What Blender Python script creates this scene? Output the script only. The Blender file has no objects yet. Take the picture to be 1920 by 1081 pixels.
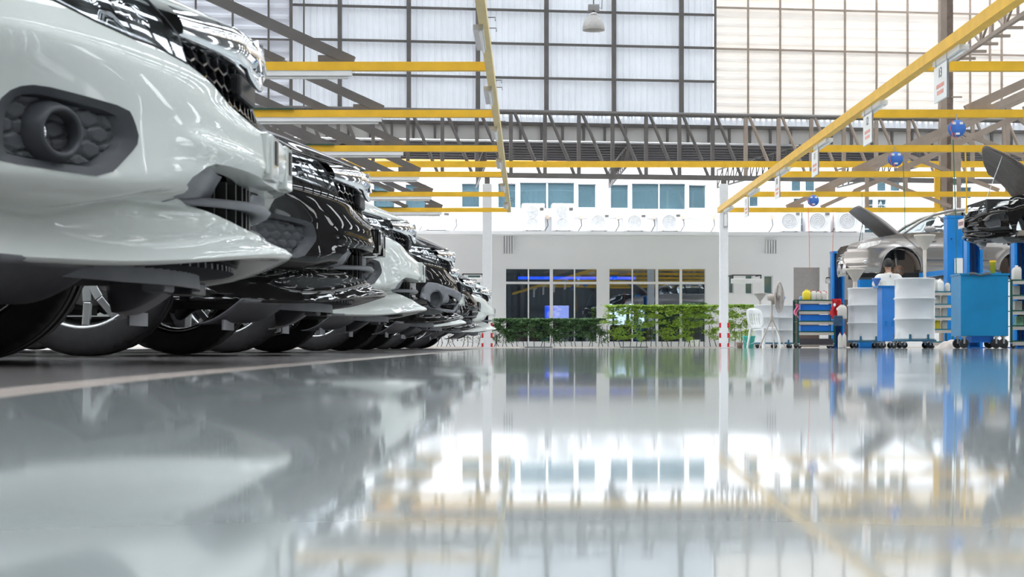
import bpy, bmesh, math, random
from mathutils import Vector, Matrix, noise
from mathutils.geometry import delaunay_2d_cdt
F = 3050.0; CX = 990.0; CY = 652.0; ZC = 0.005
R = math.radians; PI = math.pi
scene = bpy.context.scene
COL = scene.collection
RND = random.Random(7)

def P(px, py, Y):
    """world point seen at photograph pixel (px,py) at depth Y"""
    return Vector(((px - CX) * Y / F, Y, ZC + (CY - py) * Y / F))

def floor_z(y):
    """the slab dips gently near the viewer, shaped to shift its reflections"""
    a = -0.050 + 0.0098 * y
    b = -0.0345 + 0.0017 * y
    c = 0.0
    def smin(p, q, k):
        h = max(k - abs(p - q), 0) / k
        return min(p, q) - h * h * k / 4
    v = smin(a, b, 0.004)
    return smin(v, c, 0.006)

# ---------------------------------------------------------------- materials
MATS = {}
def mat(name, col, rough=0.5, metal=0.0, coat=0.0, nz=0.04, ns=8.0, bump=0.0, bs=40.0, emis=None, es=0.0,
        trans=0.0, ior=1.45, transl=0.0, spec=0.5, coat_r=0.03):
    if name in MATS: return MATS[name]
    m = bpy.data.materials.new(name); m.use_nodes = True
    nt = m.node_tree; N = nt.nodes; L = nt.links
    b = N['Principled BSDF']; out = N['Material Output']
    b.inputs['Roughness'].default_value = rough
    b.inputs['Metallic'].default_value = metal
    b.inputs['Coat Weight'].default_value = coat
    b.inputs['Coat Roughness'].default_value = coat_r
    b.inputs['IOR'].default_value = ior
    b.inputs['Specular IOR Level'].default_value = spec
    b.inputs['Transmission Weight'].default_value = trans
    tc = N.new('ShaderNodeTexCoord')
    if nz > 0:
        t = N.new('ShaderNodeTexNoise'); t.inputs['Scale'].default_value = ns; t.inputs['Detail'].default_value = 3
        L.new(tc.outputs['Object'], t.inputs['Vector'])
        r = N.new('ShaderNodeMapRange'); r.inputs[1].default_value = .3; r.inputs[2].default_value = .7
        r.inputs[3].default_value = 1 - nz; r.inputs[4].default_value = 1 + nz
        L.new(t.outputs['Fac'], r.inputs[0])
        mx = N.new('ShaderNodeVectorMath'); mx.operation = 'SCALE'
        mx.inputs[0].default_value = col[:3]
        L.new(r.outputs[0], mx.inputs['Scale']); L.new(mx.outputs[0], b.inputs['Base Color'])
    else:
        b.inputs['Base Color'].default_value = (*col[:3], 1)
    if bump > 0:
        t2 = N.new('ShaderNodeTexNoise'); t2.inputs['Scale'].default_value = bs
        L.new(tc.outputs['Object'], t2.inputs['Vector'])
        bp = N.new('ShaderNodeBump'); bp.inputs['Strength'].default_value = bump; bp.inputs['Distance'].default_value = .01
        L.new(t2.outputs['Fac'], bp.inputs['Height']); L.new(bp.outputs[0], b.inputs['Normal'])
    if emis:
        b.inputs['Emission Color'].default_value = (*emis, 1); b.inputs['Emission Strength'].default_value = es
    if transl > 0:
        tr = N.new('ShaderNodeBsdfTranslucent'); tr.inputs[0].default_value = (*col[:3], 1)
        ms = N.new('ShaderNodeMixShader'); ms.inputs[0].default_value = transl
        L.new(b.outputs[0], ms.inputs[1]); L.new(tr.outputs[0], ms.inputs[2]); L.new(ms.outputs[0], out.inputs[0])
    MATS[name] = m
    return m

# ---------------------------------------------------------------- mesh builder
class MB:
    def __init__(s): s.v = []; s.f = []; s.sm = []
    def add(s, vs, fs, smooth=False):
        o = len(s.v); s.v += [Vector(v) for v in vs]
        for f in fs: s.f.append([i + o for i in f]); s.sm.append(smooth)
        return s
    def box(s, c, d, rz=0, rx=0, ry=0):
        x, y, z = d[0] / 2, d[1] / 2, d[2] / 2
        M = Matrix.Rotation(rz, 3, 'Z') @ Matrix.Rotation(ry, 3, 'Y') @ Matrix.Rotation(rx, 3, 'X')
        c = Vector(c)
        vs = [c + M @ Vector((i * x, j * y, k * z)) for i in (-1, 1) for j in (-1, 1) for k in (-1, 1)]
        return s.add(vs, [(0, 1, 3, 2), (4, 6, 7, 5), (0, 4, 5, 1), (2, 3, 7, 6), (0, 2, 6, 4), (1, 5, 7, 3)])
    def bbox(s, a, b):
        a = Vector(a); b = Vector(b)
        return s.box((a + b) / 2, [abs(q) for q in (b - a)])
    def beam(s, p, q, w, h, up=(0, 0, 1)):
        p = Vector(p); q = Vector(q); d = (q - p).normalized(); u = Vector(up)
        if abs(d.dot(u)) > .98: u = Vector((0, 1, 0))
        r = d.cross(u).normalized() * w / 2; t = r.cross(d).normalized() * h / 2
        vs = [e + i * r + j * t for e in (p, q) for i, j in ((-1, -1), (1, -1), (1, 1), (-1, 1))]
        return s.add(vs, [(0, 3, 2, 1), (4, 5, 6, 7), (0, 1, 5, 4), (1, 2, 6, 5), (2, 3, 7, 6), (3, 0, 4, 7)])
    def tube(s, pts, r, n=10, caps=True, closed=False):
        pts = [Vector(p) for p in pts]; m = len(pts)
        rr = r if isinstance(r, (list, tuple)) else [r] * m
        rings = []; prev = None
        for i, p in enumerate(pts):
            if closed: d = pts[(i + 1) % m] - pts[i - 1]
            else: d = (pts[min(i + 1, m - 1)] - pts[max(i - 1, 0)])
            d = d.normalized() if d.length > 1e-9 else Vector((0, 0, 1))
            if prev is None:
                a = Vector((0, 0, 1)) if abs(d.z) < .9 else Vector((1, 0, 0))
                u = d.cross(a).normalized()
            else:
                u = prev - d * prev.dot(d)
                u = u.normalized() if u.length > 1e-6 else d.orthogonal().normalized()
            prev = u; w = d.cross(u)
            rings.append([p + (u * math.cos(2 * PI * k / n) + w * math.sin(2 * PI * k / n)) * rr[i] for k in range(n)])
        vs = [v for rg in rings for v in rg]; fs = []
        for i in range(m if closed else m - 1):
            j = (i + 1) % m
            for k in range(n):
                l = (k + 1) % n
                fs.append((i * n + k, i * n + l, j * n + l, j * n + k))
        s.add(vs, fs, True)
        if caps and not closed:
            s.add(rings[0], [tuple(range(n))[::-1]]); s.add(rings[-1], [tuple(range(n))])
        return s
    def lathe(s, prof, n=24, M=None, smooth=True, arc=2 * PI):
        """prof: (radius, height) list round local Z; M places it"""
        M = M or Matrix(); vs = []; fs = []; m = len(prof)
        full = abs(arc - 2 * PI) < 1e-6; nn = n if full else n + 1
        for r, z in prof:
            for k in range(nn):
                a = arc * k / n
                vs.append(M @ Vector((r * math.cos(a), r * math.sin(a), z)))
        for i in range(m - 1):
            for k in range(n):
                l = (k + 1) % nn
                fs.append((i * nn + k, i * nn + l, (i + 1) * nn + l, (i + 1) * nn + k))
        return s.add(vs, fs, smooth)
    def prism(s, poly, depth, M=None):
        """closed 2-D polygon extruded from 0 to depth along local Z"""
        M = M or Matrix(); n = len(poly)
        vs = [M @ Vector((x, y, z)) for z in (0, depth) for x, y in poly]
        fs = [tuple(range(n))[::-1], tuple(range(n, 2 * n))]
        fs += [(i, (i + 1) % n, n + (i + 1) % n, n + i) for i in range(n)]
        return s.add(vs, fs)
    def grid(s, fn, nu, nv, smooth=True):
        vs = [fn(i / nu, j / nv) for i in range(nu + 1) for j in range(nv + 1)]
        w = nv + 1
        return s.add(vs, [(i * w + j, (i + 1) * w + j, (i + 1) * w + j + 1, i * w + j + 1) for i in range(nu) for j in range(nv)], smooth)
    def sphere(s, c, r, n=12, sc=(1, 1, 1)):
        c = Vector(c)
        M = Matrix.Translation(c) @ Matrix.Diagonal((*sc, 1))
        return s.lathe([(r * math.sin(PI * i / n) + 1e-5, -r * math.cos(PI * i / n)) for i in range(n + 1)], 2 * n, M)
    def shift(s, o):
        o = Vector(o); s.v = [v - o for v in s.v]; return s
    def build(s, name, m, parent=None, bevel=0, solid=0, recalc=False, weld=False, autosm=None, seg=2, off=0):
        me = bpy.data.meshes.new(name); me.from_pydata(s.v, [], s.f)
        me.polygons.foreach_set('use_smooth', s.sm)
        if recalc or weld:
            bm = bmesh.new(); bm.from_mesh(me)
            if weld: bmesh.ops.remove_doubles(bm, verts=bm.verts, dist=1e-5)
            if recalc: bmesh.ops.recalc_face_normals(bm, faces=bm.faces)
            bm.to_mesh(me); bm.free()
        me.materials.append(m); me.update()
        o = bpy.data.objects.new(name, me); COL.objects.link(o)
        if parent is not None: o.parent = parent
        if solid: 
            md = o.modifiers.new('solid', 'SOLIDIFY'); md.thickness = solid; md.offset = off
        if bevel:
            md = o.modifiers.new('bevel', 'BEVEL'); md.width = bevel; md.segments = seg; md.limit_method = 'ANGLE'
            md.angle_limit = R(40); md.harden_normals = False
        return o

def tag(o, label=None, cat=None, group=None, kind=None):
    if label: o['label'] = label
    if cat: o['category'] = cat
    if group: o['group'] = group
    if kind: o['kind'] = kind
    return o
def thing(name, label, cat, loc=(0, 0, 0), rz=0, group=None):
    o = bpy.data.objects.new(name, None); COL.objects.link(o); o.empty_display_size = .1
    o.location = loc; o.rotation_euler = (0, 0, rz)
    return tag(o, label, cat, group)
def solo(name, b, m, label, cat, loc=(0, 0, 0), group=None, kind=None, world=True, rz=0, **k):
    """one-mesh thing; b is in world coordinates when world is True"""
    if world: b.shift(loc)
    o = b.build(name, m, None, **k); o.location = loc; o.rotation_euler = (0, 0, rz)
    return tag(o, label, cat, group, kind)
def struct(name, b, m, loc=(0, 0, 0), **k):
    b.shift(loc); o = b.build(name, m, None, **k); o.location = loc; o['kind'] = 'structure'
    return o
KIDS = {}
def dup(root, loc=None, rz=None, label=None, group=None):
    r = root.copy(); COL.objects.link(r)
    if loc is not None: r.location = loc
    if rz is not None: r.rotation_euler = (0, 0, rz)
    if label: r['label'] = label
    if group: r['group'] = group
    for ch in list(root.children):
        c = ch.copy(); COL.objects.link(c); c.parent = r
        for g in list(ch.children):
            d = g.copy(); COL.objects.link(d); d.parent = c
    return r
ORD = ['first', 'second', 'third', 'fourth', 'fifth', 'sixth', 'seventh', 'eighth', 'ninth', 'tenth', 'eleventh', 'twelfth']

# ---------------------------------------------------------------- shared materials
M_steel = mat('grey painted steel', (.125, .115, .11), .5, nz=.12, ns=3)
M_steel2 = mat('haze lightened brown steel', (.32, .255, .21), .5, nz=.12, ns=3)  # brown steel lightened; the right side's pale flare is painted into its colour
M_yellow = mat('yellow painted steel', (.80, .46, .03), .42, nz=.08, ns=4)
M_white = mat('white paint', (.80, .80, .80), .5, nz=.02)
M_plasterw = mat('white plaster', (.78, .78, .79), .8, nz=.02, ns=.6)
M_pvc = mat('white plastic', (.80, .80, .79), .35, nz=.02)
M_black = mat('black plastic', (.018, .018, .02), .42, nz=.1)
M_rubber = mat('tyre rubber', (.026, .025, .027), .62, nz=.15, ns=30)
M_chrome = mat('chrome', (.85, .86, .88), .05, 1.0, nz=0)
M_alu = mat('brushed aluminium', (.62, .62, .63), .28, 1.0, nz=.05)
M_blue = mat('blue painted steel', (.006, .16, .50), .38, nz=.1, ns=3)
M_blue2 = mat('teal blue enamel', (.004, .19, .40), .35, nz=.12, ns=2.5)
M_green = mat('dark green paint', (.008, .075, .055), .4, nz=.1)
M_red = mat('red plastic', (.55, .02, .03), .4, nz=.05)
M_beige = mat('beige shelf panel', (.50, .45, .40), .5, nz=.06)

# ================================================================ SETTING
# ---- floor
def floor_mat():
    m = bpy.data.materials.new('epoxy floor'); m.use_nodes = True
    nt = m.node_tree; N = nt.nodes; L = nt.links; b = N['Principled BSDF']
    tc = N.new('ShaderNodeTexCoord'); sep = N.new('ShaderNodeSeparateXYZ'); L.new(tc.outputs['Object'], sep.inputs[0])
    def mth(op, a, bb=None, c=None):
        n = N.new('ShaderNodeMath'); n.operation = op
        for i, q in enumerate((a, bb, c)):
            if q is None: continue
            if isinstance(q, (int, float)): n.inputs[i].default_value = q
            else: L.new(q, n.inputs[i])
        return n.outputs[0]
    wob = N.new('ShaderNodeTexNoise'); wob.inputs['Scale'].default_value = 3.0; L.new(tc.outputs['Object'], wob.inputs['Vector'])
    xx = mth('ADD', sep.outputs[0], mth('MULTIPLY', mth('SUBTRACT', wob.outputs['Fac'], .5), .012))
    def edge(pos, w):  # 0 left of pos, 1 right of it
        return mth('MINIMUM', mth('MAXIMUM', mth('DIVIDE', mth('SUBTRACT', xx, pos), w), 0), 1)
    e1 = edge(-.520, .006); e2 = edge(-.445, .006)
    ns = N.new('ShaderNodeTexNoise'); ns.inputs['Scale'].default_value = .9; ns.inputs['Detail'].default_value = 5
    L.new(tc.outputs['Object'], ns.inputs['Vector'])
    ng = N.new('ShaderNodeTexNoise'); ng.inputs['Scale'].default_value = 45; ng.inputs['Detail'].default_value = 2
    L.new(tc.outputs['Object'], ng.inputs['Vector'])
    def ramp(c0, c1, src):
        r = N.new('ShaderNodeMix'); r.data_type = 'RGBA'; r.inputs[6].default_value = (*c0, 1); r.inputs[7].default_value = (*c1, 1)
        L.new(src, r.inputs[0]); return r.outputs[2]
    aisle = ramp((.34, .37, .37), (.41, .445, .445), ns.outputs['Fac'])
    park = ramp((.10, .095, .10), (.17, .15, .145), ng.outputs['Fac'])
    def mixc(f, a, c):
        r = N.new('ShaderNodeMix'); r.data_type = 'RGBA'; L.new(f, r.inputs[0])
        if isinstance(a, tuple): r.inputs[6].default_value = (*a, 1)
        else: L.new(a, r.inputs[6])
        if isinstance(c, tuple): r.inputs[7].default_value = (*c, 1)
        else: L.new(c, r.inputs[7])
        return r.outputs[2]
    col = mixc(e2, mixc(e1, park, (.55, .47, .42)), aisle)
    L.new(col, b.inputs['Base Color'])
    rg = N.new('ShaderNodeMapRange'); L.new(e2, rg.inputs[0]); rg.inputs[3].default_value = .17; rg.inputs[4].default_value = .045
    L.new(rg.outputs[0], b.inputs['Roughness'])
    b.inputs['IOR'].default_value = 1.55
    # trowel waves: long and very shallow, plus fine orange peel
    h = None
    for kx, ky, ph, am in ((7.1, 2.3, .3, 1), (-4.3, 6.1, 1.7, .8), (12.7, -3.9, 2.9, .45), (19.3, 8.7, 4.4, .25), (-27.1, 5.3, .9, .15), (31, 17, 2.2, .10)):
        ar = mth('ADD', mth('ADD', mth('MULTIPLY', sep.outputs[0], kx), mth('MULTIPLY', sep.outputs[1], ky)), ph)
        q = mth('MULTIPLY', mth('SINE', ar), am * .00030); h = q if h is None else mth('ADD', h, q)
    bp = N.new('ShaderNodeBump'); bp.inputs['Strength'].default_value = 1; bp.inputs['Distance'].default_value = .22
    L.new(h, bp.inputs['Height']); L.new(bp.outputs[0], b.inputs['Normal'])
    return m
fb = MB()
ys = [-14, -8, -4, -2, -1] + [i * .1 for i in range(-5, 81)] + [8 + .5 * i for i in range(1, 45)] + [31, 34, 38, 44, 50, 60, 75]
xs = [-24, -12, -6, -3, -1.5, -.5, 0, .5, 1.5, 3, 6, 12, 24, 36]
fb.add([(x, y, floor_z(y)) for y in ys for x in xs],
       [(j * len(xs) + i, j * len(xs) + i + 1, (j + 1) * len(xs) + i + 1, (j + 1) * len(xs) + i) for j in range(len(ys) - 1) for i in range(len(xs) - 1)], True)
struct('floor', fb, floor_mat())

# ---- back gable wall of the hall (runs slightly away to the right)
GS = .119; GA = math.atan(GS)
def gu(px): k = (px - CX) / F; X = 50 * k / (1 - GS * k); return X / math.cos(GA)
def gz(px, py): k = (px - CX) / F; return ZC + (CY - py) * (50 / (1 - GS * k)) / F
GL = (0, 50, 0)
def gplace(o): o.location = GL; o.rotation_euler = (0, 0, GA); return o
M_sheet = mat('white ribbed sheet', (.74, .77, .82), .75, nz=.05, ns=1.2, transl=.05, spec=.25)
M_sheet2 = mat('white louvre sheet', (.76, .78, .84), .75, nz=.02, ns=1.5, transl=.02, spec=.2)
M_fascia = mat('grey fascia sheet', (.55, .54, .53), .5, nz=.08, ns=.8)
TOPZ = 14.0
def ribbed(u0, u1, z0, z1, pitch=.188):
    b = MB(); pts = []; u = u0
    while u < u1:
        for du, dy in ((0, 0), (.030, -.035), (.062, -.035), (.085, 0)):
            if u + du <= u1: pts.append((u + du, dy))
        u += pitch
    pts.append((u1, 0)); n = len(pts)
    b.add([(p[0], p[1], z) for z in (z0, z1) for p in pts], [(i, i + 1, n + i + 1, n + i) for i in range(n - 1)])
    return b
def louvred(u0, u1, z0, z1, pitch=.29):
    b = MB(); pts = []; z = z0
    while z < z1:
        for dz, dy in ((0, 0), (.10, .0), (.17, -.11), (.25, -.11)): pts.append((dy, z + dz))
        z += pitch
    n = len(pts)
    b.add([(u, p[0], p[1]) for u in (u0, u1) for p in pts], [(i, n + i, n + i + 1, i + 1) for i in range(n - 1)])
    return b
ztop = gz(1000, 213); zb = gz(1000, 236)
uL, uR = gu(546), gu(1338)
mid = ribbed(uL, uR, ztop - .1, TOPZ); o = gplace(mid.build('wall_back', M_sheet)); o['kind'] = 'structure'; wallB = o
o = gplace(louvred(-26, uL - .02, ztop - .1, TOPZ, .33).build('wall_back_left', M_sheet2)); o['kind'] = 'structure'; wallL = o
o = gplace(louvred(uR + .02, 34, ztop - .1, TOPZ, .275).build('wall_back_right', mat('warm glow tinted louvre sheet', (.84, .80, .76), .75, nz=.02, ns=1.5, transl=.075, spec=.2))); o['kind'] = 'structure'; wallR = o  # warm cream tint paints the right side's glow into the sheet
b = ribbed(-26, 34, zb, ztop + .02); o = b.build('ribbed_band', M_sheet, wallB)
b = MB().bbox((-26, -.04, gz(1000, 263)), (34, .04, zb + .05)); b.build('fascia_panel', M_fascia, wallB)
def stud(u, w=.1, par=wallB, z0=None, m=M_steel, d=.1):
    MB().bbox((u - w / 2, -.16 - d, z0 if z0 is not None else ztop), (u + w / 2, -.14, TOPZ)).build('wall_stud', m, par)
for px, w in ((570, .05), (637, .13), (766, .13), (895, .13), (1023, .13), (1149, .13), (1275, .13)): stud(gu(px), w)
stud(uR, .06); stud(uL, .10)
for k in range(-1, 4):
    z = gz(1023, 22) - 1.03 * (k) ; z = [gz(1023, 22) + 1.07, gz(1023, 22), gz(1023, 84.5), gz(1023, 148)][k] if 0 <= k < 4 else gz(1023, 22) + 2.1
    MB().bbox((uL, -.15, z - .035), (uR, -.08, z + .035)).build('girt', M_steel, wallB)
for px in (1400, 1460, 1522, 1581, 1640, 1698, 1757, 1815, 1852, 1874, 1932): stud(gu(px), .05, wallR, m=M_steel2, d=.05)
for px in (368, 437, 504): stud(gu(px), .06, wallL, m=M_steel, d=.05)
for par, u0, u1, pxx, pyy, m in ((wallR, uR, 34, 1340, 93, M_steel2), (wallL, -26, uL, 480, 75, M_steel), (wallR, uR, 34, 1340, 16, M_steel2)):
    z = gz(pxx, pyy); MB().bbox((u0, -.20, z - .025), (u1, -.14, z + .025)).build('girt', m, par)
zr = gz(1000, 233)
MB().bbox((-26, -.12, zr - .05), (34, -.04, zr + .05)).build('bottom_rail', M_steel, wallB)
u = -14.0
while u < 26:
    MB().bbox((u - .035, -.12, gz(1000, 263)), (u + .035, -.05, zr)).build('rail_post', M_steel, wallB); u += .655
# ---- other walls and roof of the hall, outside the frame but mirrored in paint, glass and floor
M_clear = bpy.data.materials.new('clear roof glazing'); M_clear.use_nodes = True
_nt = M_clear.node_tree; _nt.nodes.remove(_nt.nodes['Principled BSDF']); _t = _nt.nodes.new('ShaderNodeBsdfTransparent'); _t.inputs[0].default_value = (.93, .95, .97, 1); _nt.links.new(_t.outputs[0], _nt.nodes['Material Output'].inputs[0])
M_outer = mat('grey corrugated wall sheet', (.13, .135, .14), .5, nz=.06)
b = MB(); n = 120
pts = [(-24 + i * .5 + q, dy) for i in range(n) for q, dy in ((0, 0), (.25, .09))]
m_ = len(pts)
b.add([(x, -14 + dy, z) for z in (0, 13) for x, dy in pts], [(i, i + 1, m_ + i + 1, m_ + i) for i in range(m_ - 1)])
wf = struct('wall_front', b, M_outer)
for z in (1.5, 3.2, 5, 7, 9, 11): MB().bbox((-24, -13.85, z), (36, -13.7, z + .12)).build('girt', M_steel, wf)
for x in range(-22, 36, 6): MB().bbox((x, -13.8, 0), (x + .3, -13.5, 13)).build('wall_stud', M_steel, wf)
b = MB(); pts = [(-14 + i * .5 + q, dy) for i in range(124) for q, dy in ((0, 0), (.25, .09))]; m_ = len(pts)
b.add([(-24 + dy, y, z) for z in (3.2, 13) for y, dy in pts], [(i, i + 1, m_ + i + 1, m_ + i) for i in range(m_ - 1)])
wl = struct('wall_left', b, M_outer)
for y in range(-10, 48, 5): MB().bbox((-23.9, y, 0), (-23.6, y + .3, 13)).build('wall_stud', M_steel, wl)
b = MB(); g_ = MB(); y = -14.0
while y < 50:
    for z0, z1 in ((0, 1.0), (3.4, 4.6), (8.5, 13)): b.add([(24, y, z0), (24, y + 5, z0), (24, y + 5, z1), (24, y, z1)], [(0, 1, 2, 3)])
    for z0, z1 in ((1.0, 3.4), (4.6, 8.5)):
        b.add([(24, y + .9, z0), (24, y + 5, z0), (24, y + 5, z1), (24, y + .9, z1)], [(0, 1, 2, 3)])
        g_.add([(24, y, z0), (24, y + .9, z0), (24, y + .9, z1), (24, y, z1)], [(0, 1, 2, 3)])
    y += 5
wr_ = struct('wall_right', b, M_outer); g_.build('light_panel', M_clear, wr_)
for y in range(-12, 50, 5): MB().bbox((23.6, y - .15, 0), (23.9, y + .15, 13)).build('wall_stud', M_steel, wr_)
# roof: grey sheets and translucent strips on dark purlins
M_roof = mat('grey roof sheet', (.40, .41, .42), .5, nz=.03)
rb = MB(); sb = MB(); x = -24.0; i = 0
while x < 24:
    w = 2.5 if i % 2 == 0 else .6
    (rb if i % 2 == 0 else sb).add([(x, -14, 13.2), (x + w, -14, 13.2), (x + w, 50, 13.2), (x, 50, 13.2)], [(0, 1, 2, 3)]); x += w; i += 1
ce = struct('ceiling', rb, M_roof)
sb.build('skylight_strip', M_clear, ce)
for k in range(32): MB().bbox((-24, -13.5 + k * 2, 12.95), (24, -13.38 + k * 2, 13.15)).build('purlin', M_steel, ce)
for x in range(-22, 24, 6):
    MB().bbox((x, -14, 12.3), (x + .25, 50, 12.9)).build('rafter', M_steel, ce)

# ---- main lattice truss in front of the gable
tr = thing('roof_truss', 'long grey tubular steel lattice truss across the foot of the ribbed gable wall', 'truss', (0, 49.4, 0), GA)
def tu(px): k = (px - CX) / F; return 49.4 * k / (1 - GS * k) / math.cos(GA)
def tz(px, py): k = (px - CX) / F; return ZC + (CY - py) * (49.4 / (1 - GS * k)) / F
zt, zbm = tz(1000, 210.5), tz(1000, 329)
MB().tube([(-22, 0, zt), (30, 0, zt)], .075, 12).build('top_chord', M_steel, tr)
MB().bbox((-22, -.06, zbm - .075), (30, .06, zbm + .075)).build('bottom_chord', M_steel, tr)
step = tu(1085) - tu(1021.5)
k0 = tu(958)
for k in range(-11, 20):
    u = k0 + k * step
    if u > 24: break
    m = M_steel if u < 6 else M_steel2  # right part takes the steel with haze painted into its colour
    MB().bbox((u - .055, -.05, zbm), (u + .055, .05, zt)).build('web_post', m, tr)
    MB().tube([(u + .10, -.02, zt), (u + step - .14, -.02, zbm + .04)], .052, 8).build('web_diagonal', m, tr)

# ---- yellow service frame: two long rails and cross beams on both sides of the aisle
HB = 3.6; DK = [20.80, 25.0, 29.37, 33.70, 38.07, 42.40]
XL, XR = -.49, 5.0
rl = thing('overhead_rail', 'pale yellow overhead rail running away above the aisle, nearer the parked cars', 'rail', (XL, 30, HB))
MB().bbox((-.05, -22, -.06), (.05, 12.5, .06)).build('rail_bar', mat('pale yellow steel', (.74, .58, .28), .5), rl)
rr = thing('overhead_rail', 'bright yellow overhead rail running diagonally away above the repair bays', 'rail', (XR, 30, HB))
MB().bbox((-.06, -22, -.07), (.06, 12.5, .07)).build('rail_bar', M_yellow, rr)
for k, D in enumerate(DK):
    where = ['nearest of the left yellow cross beams, topmost in view', 'second left yellow cross beam, just over the white car roof line',
             'third left yellow cross beam, across the grey truss web', 'fourth left yellow cross beam, just under the grey truss bottom chord',
             'fifth left yellow cross beam, level with the upper windows', 'farthest and lowest left yellow cross beam, above the wall air conditioners'][k]
    bt = thing('cross_beam', where, 'beam', (XL, D, HB), 0, 'left cross beams')
    MB().bbox((-9, -.05, -.055), (-.05, .05, .055)).build('beam_bar', M_yellow, bt)
    MB().bbox((-9, -.09, .057), (-3.2 + .1 * k, -.05, .075)).build('conduit', M_green, bt)
    lt = thing('strip_light', ['white strip light under the nearest left cross beam', 'white strip light under the second left cross beam', 'white strip light under the third left cross beam',
               'white strip light under the fourth left cross beam', 'white strip light under the fifth left cross beam', 'white strip light under the farthest left cross beam'][k], 'light', (-3.5, D, HB - .12), 0, 'strip lights under left beams')
    MB().bbox((-1.2, -.04, 0), (1.25, .04, .066)).build('batten', M_white, lt)
    MB().tube([(-1.15, 0, -.022), (1.2, 0, -.022)], .018, 8).build('lamp_tube', M_pvc, lt)
    wr = ['nearest right yellow cross beam behind the number 13 board', 'second right yellow cross beam, above the larger blue reel', 'third right yellow cross beam, carrying the middle blue reel',
          'fourth right yellow cross beam, directly over the upper windows band', 'fifth right yellow cross beam, above the small blue reel', 'farthest right yellow cross beam, ending at the tall brown column'][k]
    bt = thing('cross_beam', wr, 'beam', (XR, D, HB), 0, 'right cross beams')
    MB().bbox((.05, -.055, -.06), (13 if k < 5 else 5.8, .055, .06)).build('beam_bar', M_yellow, bt)
# beam carried in front of the truss
o = solo('cross_beam', MB().bbox((-11.5, 47.95, 5.33), (16, 48.05, 5.51)), M_yellow, 'long yellow beam fixed along the grey lattice truss from side to side', 'beam', (0, 48, 5.42), rz=0)
# inclined grey trusses of the side bays
def bay_truss(D, k, side):
    s = -1 if side == 'left' else 1
    xc = 2.255
    t = thing('bay_truss', ('%s sloping %s truss over the %s, %s' % ('grey' if s < 0 else 'brown', side, 'parked cars' if s < 0 else 'repair bays', ['nearest of its row', 'second from the front', 'third from the front', 'fourth from the front', 'fifth from the front', 'farthest of its row'][k])), 'truss',
              (xc, D + .105, HB), 0, side + ' bay trusses')
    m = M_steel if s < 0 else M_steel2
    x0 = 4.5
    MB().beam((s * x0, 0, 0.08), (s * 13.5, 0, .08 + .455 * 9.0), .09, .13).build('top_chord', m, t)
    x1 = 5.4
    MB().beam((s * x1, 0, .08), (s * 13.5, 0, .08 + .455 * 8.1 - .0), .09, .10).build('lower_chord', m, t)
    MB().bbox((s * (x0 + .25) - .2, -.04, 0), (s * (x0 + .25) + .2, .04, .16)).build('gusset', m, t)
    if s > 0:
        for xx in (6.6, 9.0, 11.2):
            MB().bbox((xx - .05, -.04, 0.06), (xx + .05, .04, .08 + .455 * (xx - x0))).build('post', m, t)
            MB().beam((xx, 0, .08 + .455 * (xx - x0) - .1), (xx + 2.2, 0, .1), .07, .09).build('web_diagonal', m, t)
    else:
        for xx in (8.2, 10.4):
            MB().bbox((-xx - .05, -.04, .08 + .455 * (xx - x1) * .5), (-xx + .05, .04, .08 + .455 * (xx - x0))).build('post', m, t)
for k, D in enumerate(DK):
    if k < 6: bay_truss(D, k, 'left')
    if k >= 3 or k == 1: bay_truss(D, k, 'right')
# tall brown column on the right
c = thing('steel_column', 'tall brown steel column beside a yellow post behind the lifted silver car', 'column', (11.05, 43.0, 0))
MB().bbox((-.16, -.1, 0), (.0, .1, 13)).build('flange', M_steel2, c)
MB().bbox((.0, -.07, 0), (.17, .07, 13)).build('web', mat('dark brown steel', (.17, .125, .10), .5, nz=.2), c)
MB().bbox((-.32, -.12, 3.5), (-.18, .0, 4.75)).build('yellow_strut', M_yellow, c)
for z in (4.3, 5.4, 5.9, 6.6): MB().bbox((.12, -.1, z), (.4, -.06, z + .04)).build('bracket_stub', M_steel2, c)
# lattice girder along the bays, upper right
g = thing('lattice_girder', 'brown lattice girder with short stubs rising out of the top right corner', 'girder', (6.83, 26.4, 4.6))
zl, zu = 0, .34
MB().bbox((-.03, -16, -.03), (.03, 0, .03)).build('bottom_chord', M_steel2, g)
MB().bbox((-.03, -16, zu - .03), (.03, 0, zu + .03)).build('top_chord', M_steel2, g)
for i in range(22):
    y = -i * .62
    MB().beam((0, y, 0), (0, y, zu), .035, .035).build('web_post', M_steel2, g)
    MB().beam((0, y, 0 if i % 2 else zu), (0, y - .62, zu if i % 2 else 0), .03, .03).build('web_diagonal', M_steel2, g)
    MB().bbox((0, y - .02, -.03), (.26, y + .02, .01)).build('stub', M_steel2, g)
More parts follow.
